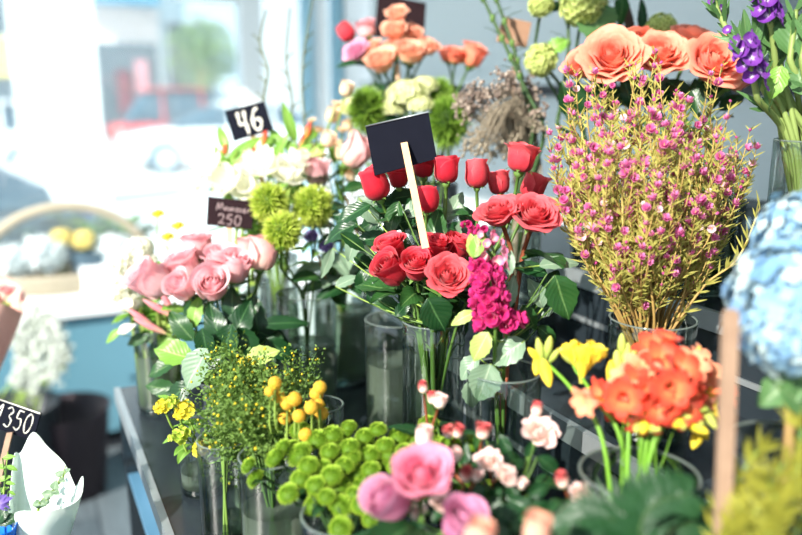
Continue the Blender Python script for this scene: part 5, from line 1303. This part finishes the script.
# ------------------------------------------------------------------ very front: goldenrod and fern
GR = plain_mat('goldenrod_needle', (126, 132, 44), (172, 166, 68), 20, .55, .25, .35)
r_ = random.Random(61)
G = 'yellow green goldenrod sprays at the front corner'
for i, (px, py, d) in enumerate([(800, 428, .58), (812, 450, .56), (785, 462, .57), (768, 478, .56), (752, 490, .57), (800, 485, .54), (742, 508, .56), (736, 524, .56), (785, 508, .54), (765, 515, .54), (758, 450, .60), (740, 478, .59)]):
    T = P(px, py, d); path = stem_path('gold', T, ax(.5 if i % 3 else -.2, .8, 0), seed=i, spread=.9)
    t = thing('goldenrod_spray', 'feathery yellow green spray arching up at the front corner beside the wooden stake', 'plant', path[0], G)
    mb = MB(); mb.tube(path, .0018, .0008, 5); obj('stem', mb, STEML, t)
    nd = MB(); needles(nd, path, 90, .017, r_, .5, .0013, .6); obj('foliage', nd, GR, t)
FN = leaf_mat('fern_green', (20, 56, 28), (36, 78, 40), (66, 104, 58), .2, .4)
G = 'dark green fern fronds at the front'
for i, (pts, lab) in enumerate([([(640, 560), (640, 520), (655, 496), (690, 486)], 'dark fern frond arching towards the wooden stake'), ([(630, 560), (622, 520), (605, 512), (560, 526)], 'dark fern frond arching away from the wooden stake'), ([(640, 570), (640, 530), (650, 505), (640, 486)], 'dark fern frond rising straight up before the freesia vase'), ([(650, 570), (665, 530), (690, 515), (722, 520)], 'dark fern frond low beside the wooden stake'), ([(635, 575), (615, 540), (600, 530), (572, 540)], 'dark fern frond lowest at the front edge'), ([(640, 570), (668, 540), (690, 520), (700, 498)], 'dark fern frond crossing behind the low one')]):
    base = VS['fern']['base'] + UZ * .02; T = [base, base + UZ * .1] + [P(x, y + 8, .595 + .008 * i) for x, y in pts]
    cv = curve(T, 30); t = thing('fern_frond', lab, 'plant', base, G); mb = MB(); mb.tube(cv, .002, .0008, 6); obj('stem', mb, STEMD, t)
    mb = MB(); n = len(cv)
    for k in range(10, n - 1):
        for sub in (0, .5):
            q = cv[k] + (cv[k + 1] - cv[k]) * sub; tg = (cv[k + 1] - cv[k - 1]).normalized(); L = .034 * math.sin(PI * min(1, (n - k - sub) / (n - 9) * .9 + .06)) ** .8
            for s in (-1, 1):
                sd = tg.cross(-FW + UP * .5).normalized() * s
                leaf_geo(mb, q, sd + tg * .9, L, .0055, -FW + UP * .4, .25, .1, seed=k)
    obj('foliage', mb, FN, t)

# ------------------------------------------------------------------ white paper bouquet at the front
def wrap(label, rim, apex, matl, name='paper_wrap', r0=.02, group=None, nsub=6, th=.0008, bulge=.10):
    """a sheet of paper rolled into a cone: rim through the points (closed loop), gathered at the apex"""
    R = curve([P(*p) for p in rim] + [P(*rim[0])], nsub * len(rim)) if nsub > 1 else [P(*p) for p in rim] + [P(*rim[0])]
    A = P(*apex); t = thing(name, label, 'wrapping paper', A, group); mb = MB(); rows = []
    c = sum((V(p) for p in R), V((0, 0, 0))) / len(R); axis = (c - A).normalized()
    for k in range(9):
        v = k / 8; row = []
        for p in R:
            d = p - c; d = d - axis * d.dot(axis); d = d.normalized() if d.length > 1e-6 else RT
            b = A + d * r0; q = b + (p - b) * v + d * (bulge * math.sin(PI * v) * (p - b).length * .25)
            row.append(q)
        rows.append(row)
    mb.grid(rows); o = obj('sheet', mb, matl, t)
    s = o.modifiers.new('solid', 'SOLIDIFY'); s.thickness = th
    return t
PAPER = plain_mat('white_wrapping_paper', (222, 234, 226), (230, 240, 234), 6, .6, .25, .25)
SAL = plain_mat('salmon_wrapping_paper', (238, 190, 176), (244, 206, 192), 6, .6, .25, .3)
wrap('white paper cone wrapped around the eucalyptus bouquet beside the 1350 sign', [(9, 514, .98), (14, 457, 1.02), (21, 452, 1.03), (33, 432, 1.03), (48, 447, 1.025), (64, 463, 1.01), (73, 482, .985), (76, 486, .975), (82.5, 476, .955), (81, 495, .93), (68, 506, .91), (45, 511, .89), (21, 511, .885), (12, 516, .92)], (20, 640, .95), PAPER, nsub=5)
EU = leaf_mat('eucalyptus_leaf', (96, 124, 96), (120, 144, 112), (150, 170, 140), .15, .5)
t = thing('eucalyptus_sprig', 'small eucalyptus sprig of round grey green leaves inside the white paper', 'plant', P(30, 560, .95))
cv = curve([P(25, 580, .95), P(38, 508, .955), P(50, 495, .955), P(58, 482, .955), P(66, 466, .96)], 20); mb = MB(); mb.tube(cv, .0012, .0007, 5); obj('stem', mb, STEML, t)
for (x, y, w, dg) in [(36, 504, 9, 190), (43, 504, 8, 330), (46, 494, 10, 170), (46, 502, 8, 250), (55, 485, 10, 80), (56, 492, 8, 320), (62, 480, 6, 330), (61, 473, 6, 160), (65, 472, 5, 60), (68, 470, 5, 20), (58, 474, 7, 175), (51, 493, 8, 40)]:
    leaf_at(t, cv, x, y, .95, w, w * .95, dg, EU, (0, .3, 1), .2, .1, 0, 0, .62)
t = thing('eucalyptus_branch', 'leafy pale green branch beside the wooden stick of the 1350 sign', 'plant', P(-5, 620, .93))
cv = curve([P(-2, 610, .93), P(2, 520, .935), P(5, 480, .94), P(8, 452, .945)], 16); mb = MB(); mb.tube(cv, .0014, .0008, 5); obj('stem', mb, STEML, t)
for (x, y, w, dg) in [(9, 457, 13, 10), (12, 468, 12, 340), (5, 478, 14, 20), (10, 483, 10, 350), (2, 490, 14, 30), (12, 493, 8, 330), (0, 466, 12, 160), (3, 502, 12, 200)]:
    leaf_at(t, cv, x, y, .94, w, w * .42, dg, LIGHTLEAF, (0, .8, 1), .3, .2, 0, 0)
t = thing('purple_lily', 'purple lily petals low beside the white paper', 'flower', P(-5, 600, .90))
mb = MB(); mb.tube(curve([P(-5, 600, .90), P(-6, 540, .9), P(-4, 505, .9)], 8), .002, .0016, 6); obj('stem', mb, STEM, t)
PL = petal_mat('lilac_petal', [(0, (176, 160, 200)), (.5, (110, 86, 166)), (1, (92, 70, 150))], .3)
for (dg, L) in ((25, 18), (45, 14), (340, 16), (80, 14), (150, 14), (10, 13)):
    a = math.radians(dg); mb = MB(); leaf_geo(mb, P(-3, 503, .9), RT * math.cos(a) + UP * math.sin(a) - FW * .3, L * .9 / FPX, .008, -FW + UP * .5, .6, .2); obj('petal', mb, PL, t)
leaf_at(t, None, 10, 519, .895, 26, 12, 25, DARKLEAF, (0, .6, 1))
leaf_at(t, None, 2, 515, .895, 20, 12, 60, DARKLEAF, (0, .6, 1))
BLUEP = plain_mat('bright_blue_paper', (20, 104, 214), (28, 120, 226), 8, .55, .25, .15)
wrap('bright blue paper at the bottom beside the white paper cone', [(-40, 520, .92), (-20, 512, .93), (5, 522, .91), (17, 515, .90), (12, 530, .875), (-5, 535, .86), (-30, 535, .87)], (-20, 640, .90), BLUEP, nsub=4)
# bucket and stool that carry the paper bouquets
base = AB(.735, -.115, 0)
b0 = P(5, 640, .93)
t = thing('display_stool', 'dark wooden stool carrying the bucket of paper wrapped bouquets', 'stool', V((b0.x, b0.y, 0)))
DKW = plain_mat('dark_wood', (66, 54, 48), (84, 70, 60), 10, .5)
zt = b0.z - .12
mb = MB(); mb.lathe([(.01, zt - .03), (.17, zt - .03), (.175, zt - .015), (.17, zt), (.01, zt)], Matrix.Translation(V((b0.x, b0.y, 0))), 32); obj('seat', mb, DKW, t)
for k in range(4):
    a = k * PI / 2 + .6; mb = MB(); mb.tube([V((b0.x + .16 * math.cos(a), b0.y + .16 * math.sin(a), 0)), V((b0.x + .12 * math.cos(a), b0.y + .12 * math.sin(a), zt - .03))], .014, .012, 8); obj('leg', mb, DKW, t)
t = thing('flower_bucket', 'grey bucket under the paper wrapped bouquets', 'bucket', V((b0.x, b0.y, zt)))
mb = MB(); mb.lathe([(.01, .0008), (.085, .0008), (.10, .15), (.105, .152), (.098, .15), (.083, .006), (.01, .006)], Matrix.Translation(V((b0.x, b0.y, zt))), 32); obj('vessel', mb, DARKPOT, t)

# ------------------------------------------------------------------ salmon paper bouquet, pale plant, basket
wrap('pale salmon paper bouquet leaning above the pale fluffy stems', [(-22, 270, 1.62), (4, 276, 1.64), (20, 286, 1.62), (25, 296, 1.58), (23, 312, 1.54), (10, 306, 1.50), (-10, 302, 1.48), (-34, 300, 1.52), (-36, 280, 1.58)], (-42, 430, 1.6), SAL, nsub=4)
t, pth = None, None
G = 'blooms in the salmon paper bouquet'
for i, (px, py, r, mt, lab) in enumerate([(8, 294, 9, BLUSH, 'blush bloom at the lip of the salmon paper bouquet'), (-8, 290, 10, CREAM, 'cream bloom inside the salmon paper bouquet'), (6, 308, 5, LIMELEAF, 'tiny green bud in the salmon paper bouquet')]):
    me, H = rose_mesh('open', mt, i % 3); d = 1.56; T = P(px, py, d); t = thing('rose', lab, 'flower', P(-38, 415, 1.6), G)
    put('bloom', me, t, TM(T, ax(.2, .8, .5), r * d / FPX)); mb = MB(); mb.tube(curve([P(-40, 415, 1.6), P(-20, 350, 1.58), T], 8), .002, .0018, 6); obj('stem', mb, STEM, t)
ap = P(-42, 430, 1.6)
t = thing('bouquet_stand', 'tall dark stand holding the salmon paper bouquet', 'stand', V((ap.x, ap.y, 0)))
mb = MB(); mb.lathe([(.01, 0), (.14, 0), (.14, .012), (.015, .02), (.015, ap.z - .02), (.04, ap.z), (.052, ap.z + .10), (.048, ap.z + .10), (.036, ap.z + .004), (.01, ap.z)], Matrix.Translation(V((ap.x, ap.y, 0))), 24); obj('pole', mb, DARKPOT, t)

FLUFF = plain_mat('pale_fluff', (206, 214, 206), (226, 230, 222), 30, .9, .1, .35)
bp = P(72, 470, 3.02); bp = V((bp.x, bp.y, 0))
t = thing('flower_bucket', 'dark floor bucket in front of the pale blue bench', 'bucket', bp)
mb = MB(); mb.lathe([(.01, .001), (.12, .001), (.155, .34), (.162, .345), (.15, .34), (.115, .01), (.01, .01)], Matrix.Translation(bp), 32); obj('vessel', mb, plain_mat('plum_bucket', (48, 40, 46), (60, 50, 56), 4, .45), t)
bp2 = P(22, 480, 2.9); bp2 = V((bp2.x, bp2.y, 0))
t = thing('flower_bucket', 'black floor bucket behind the 1350 sign holding the pale fluffy stems', 'bucket', bp2)
mb = MB(); mb.lathe([(.01, .001), (.13, .001), (.15, .40), (.157, .405), (.145, .40), (.125, .01), (.01, .01)], Matrix.Translation(bp2), 32); obj('vessel', mb, DARKPOT, t)
r_ = random.Random(17); G = 'pale fluffy grass stems in the black floor bucket'
for i in range(11):
    px = 20 + i * 4.4 + r_.uniform(-2, 2); top = 312 + abs(i - 5) * 4 + r_.uniform(-6, 8); T = P(px - 4, top, 2.9); q = bp2 + V((r_.uniform(-.08, .08), r_.uniform(-.08, .08), .02))
    cv = curve([q, q + UZ * .36 + RT * (px - 42) * .001, P(px, (top + 400) / 2, 2.9), T], 14)
    t = thing('pampas_stem', 'pale fluffy grass stem in front of the pale blue bench', 'dried plant', q, G); mb = MB(); mb.tube(cv, .004, .003, 5); obj('stem', mb, STEML, t)
    nd = MB()
    for j in range(110):
        p = cv[r_.randrange(6, len(cv))]; nd.ball(p + V((r_.gauss(0, 1), r_.gauss(0, 1), r_.gauss(0, 1))) * .012, r_.uniform(.005, .010), 5, 4)
    obj('plume', nd, FLUFF, t)

WICK = plain_mat('wicker', (156, 146, 128), (184, 174, 154), 40, .7, .2, bump=.5, bscale=60)
bc = P(72, 305, 3.52); bc = V((bc.x, bc.y, .65)); BX = E2; BY = E1
t = thing('wicker_basket', 'wicker basket with a tall arched handle on the window bench', 'basket', bc)
def hoop(w, h, z0, dy=0.0, n=24):
    return [bc + BX * (w * math.cos(PI * k / n)) + UZ * (z0 + h * math.sin(PI * k / n)) + BY * dy for k in range(n + 1)]
mb = MB(); rows = []
for (s, z) in ((.7, .004), (.85, .04), (.96, .08), (1.0, .10), (.97, .10), (.8, .04), (.66, .01)):
    rows.append([bc + BX * (.37 * s * math.cos(q * PI / 20)) + BY * (.15 * s * math.sin(q * PI / 20)) + UZ * z for q in range(40)])
mb.grid(rows, closed=True); obj('bowl', mb, WICK, t)
mb = MB(); hp = hoop(.36, .30, .08); rows = []
for i, p in enumerate(hp):
    n_ = (p - bc - UZ * .08); n_ = n_.normalized() if n_.length > 1e-4 else UZ
    rows.append([p + BY * -.03 + n_ * .016, p + BY * .03 + n_ * .016, p + BY * .03 - n_ * .022, p + BY * -.03 - n_ * .022])
mb.grid(rows, closed=True); obj('handle', mb, WICK, t)
G = 'pale flowers in the wicker basket'
PB = petal_mat('pale_blue_white_petal', [(0, (206, 222, 226)), (1, (238, 244, 244))], .3); pbm = floret_head_mesh(PB, 50, .4, 91, 4, -.6, .8, 'pale_cluster', .7)
YW = petal_mat('soft_yellow_petal', [(0, (236, 214, 110)), (1, (248, 236, 170))], .3); ywm = floret_head_mesh(YW, 40, .4, 92, 4, -.6, .8, 'yellow_cluster_small', .7)
r_ = random.Random(19)
for i, (u_, z_, r, m_, lab) in enumerate([(-.22, .16, .075, pbm, 'pale bloom by the near foot of the basket handle'), (-.1, .18, .085, pbm, 'pale bloom beneath the crown of the basket handle'), (.20, .16, .08, pbm, 'pale bloom by the far foot of the basket handle'), (.07, .22, .045, ywm, 'soft yellow bloom under the basket handle'), (-.02, .24, .04, ywm, 'small yellow bloom at the centre of the basket')]):
    q = bc + BX * u_ + UZ * z_; t = thing('basket_bloom', lab, 'flower', q - UZ * (z_ - .03), G); put('bloom', m_, t, TM(q, UZ - FW * .4, r)); mb = MB(); mb.tube([q - UZ * (z_ - .03), q], .004, None, 6); obj('stem', mb, STEM, t)
pot = bc + BX * .09 + BY * -.0 + UZ * .02
t = thing('small_pot', 'dark blue grey pot standing in the wicker basket', 'pot', pot)
mb = MB(); mb.lathe([(.01, 0), (.06, 0), (.085, .15), (.09, .155), (.08, .15), (.055, .01), (.01, .01)], Matrix.Translation(pot), 24); obj('vessel', mb, plain_mat('blue_grey_pot', (84, 108, 124), None, rough=.5), t)
# other things on the window bench
bx = P(100, 300, 3.45); bx = V((bx.x, bx.y, .65))
def bench_box(label, px, d, w, h, dp, matl, name='display_box'):
    p = P(px, 300, d); p = V((p.x, p.y, .651)); t = thing(name, label, 'box', p); M = Matrix.Translation(p) @ Matrix((E2, E1, UZ)).transposed().to_4x4()
    mb = MB(); mb.box((-w / 2, -dp / 2, 0), (w / 2, dp / 2, h), M); o = obj('carton', mb, matl, t, None, False); bv = o.modifiers.new('b', 'BEVEL'); bv.width = .006
    mb = MB(); mb.box((-w / 2 - .004, -dp / 2 - .004, h - .03), (w / 2 + .004, dp / 2 + .004, h + .004), M); obj('lid', mb, matl, t, None, False)
bench_box('white box on the window bench beside the wicker basket', 104, 3.38 + .12, .17, .11, .13, WHITE)
bench_box('dark grey blue crate standing at the glass behind the wicker basket', 40, 4.12, .5, .24, .16, plain_mat('slate_crate', (100, 120, 132), None, rough=.6), 'crate')
r_ = random.Random(29); G = 'potted plants on the window bench'
for i, (px, d, h, m_, lab) in enumerate([(112, 4.05, .34, LIGHTLEAF, 'leafy green pot plant at the window past the basket handle'), (128, 3.95, .26, ROSELEAF, 'green pot plant beside the far corner vase at the window'), (85, 4.1, .30, GREYLEAF, 'grey green pot plant at the window behind the basket handle'), (14, 4.05, .25, GREYLEAF, 'grey green pot plant at the window behind the salmon bouquet')]):
    p = P(px, 290, d); p = V((p.x, p.y, .651)); t = thing('pot_plant', lab, 'plant', p, G)
    mb = MB(); mb.lathe([(.01, 0), (.045, 0), (.06, .10), (.064, .105), (.056, .10), (.042, .01), (.01, .01)], Matrix.Translation(p), 20); obj('pot', mb, WHITE if i % 2 else DARKPOT, t)
    for j in range(16):
        a = j * 2.4; dr = V((math.cos(a), math.sin(a), r_.uniform(.6, 2.2))); leaf(t, p + UZ * .09, dr, h * r_.uniform(.6, 1), .05, UZ + V((0, -.5, 0)), m_, bend=.9, seed=j)

# ------------------------------------------------------------------ light, sky, camera
W = bpy.data.worlds.new('sky'); SC.world = W; W.use_nodes = True
nt = W.node_tree; bg = nt.nodes['Background']
tc = N(nt, 'ShaderNodeTexCoord'); sx = N(nt, 'ShaderNodeSeparateXYZ'); nt.links.new(tc.outputs['Generated'], sx.inputs[0])
nt.links.new(ramp(nt, sx.outputs['Z'], [(0.0, (236, 244, 248)), (.5, (206, 228, 246))]), bg.inputs[0])
bg.inputs[1].default_value = SKY
sun = bpy.data.lights.new('sun', 'SUN'); sun.energy = SUN; sun.angle = math.radians(.9); sun.color = (1, .95, .86)
so = bpy.data.objects.new('sun', sun); C.objects.link(so)
el = math.radians(SUN_EL); az = math.radians(SUN_AZ)
dirs = (-E2 * math.cos(az) - E1 * math.sin(az)) * math.cos(el) + UZ * math.sin(el)
so.rotation_euler = dirs.to_track_quat('Z', 'Y').to_euler(); so.location = dirs * 10
cam = bpy.data.cameras.new('camera'); co = bpy.data.objects.new('camera', cam); C.objects.link(co)
cam.sensor_width = 36; cam.lens = 36 * FPX / 802; co.location = CAM
co.rotation_euler = (PI / 2 - TH, 0, 0); cam.clip_start = .02; cam.clip_end = 200
cam.dof.use_dof = True; cam.dof.focus_distance = .98; cam.dof.aperture_fstop = FSTOP; cam.dof.aperture_blades = 7
SC.camera = co
vs = SC.view_settings; vs.view_transform = 'Standard'; vs.look = 'None'; vs.gamma = 1; vs.use_curve_mapping = False; vs.exposure = EXPO
cy = SC.cycles; cy.use_denoising = True; cy.transparent_max_bounces = 24; cy.max_bounces = 8; cy.diffuse_bounces = 4; cy.transmission_bounces = 6
cy.caustics_reflective = False; cy.caustics_refractive = False; cy.sample_clamp_indirect = 6
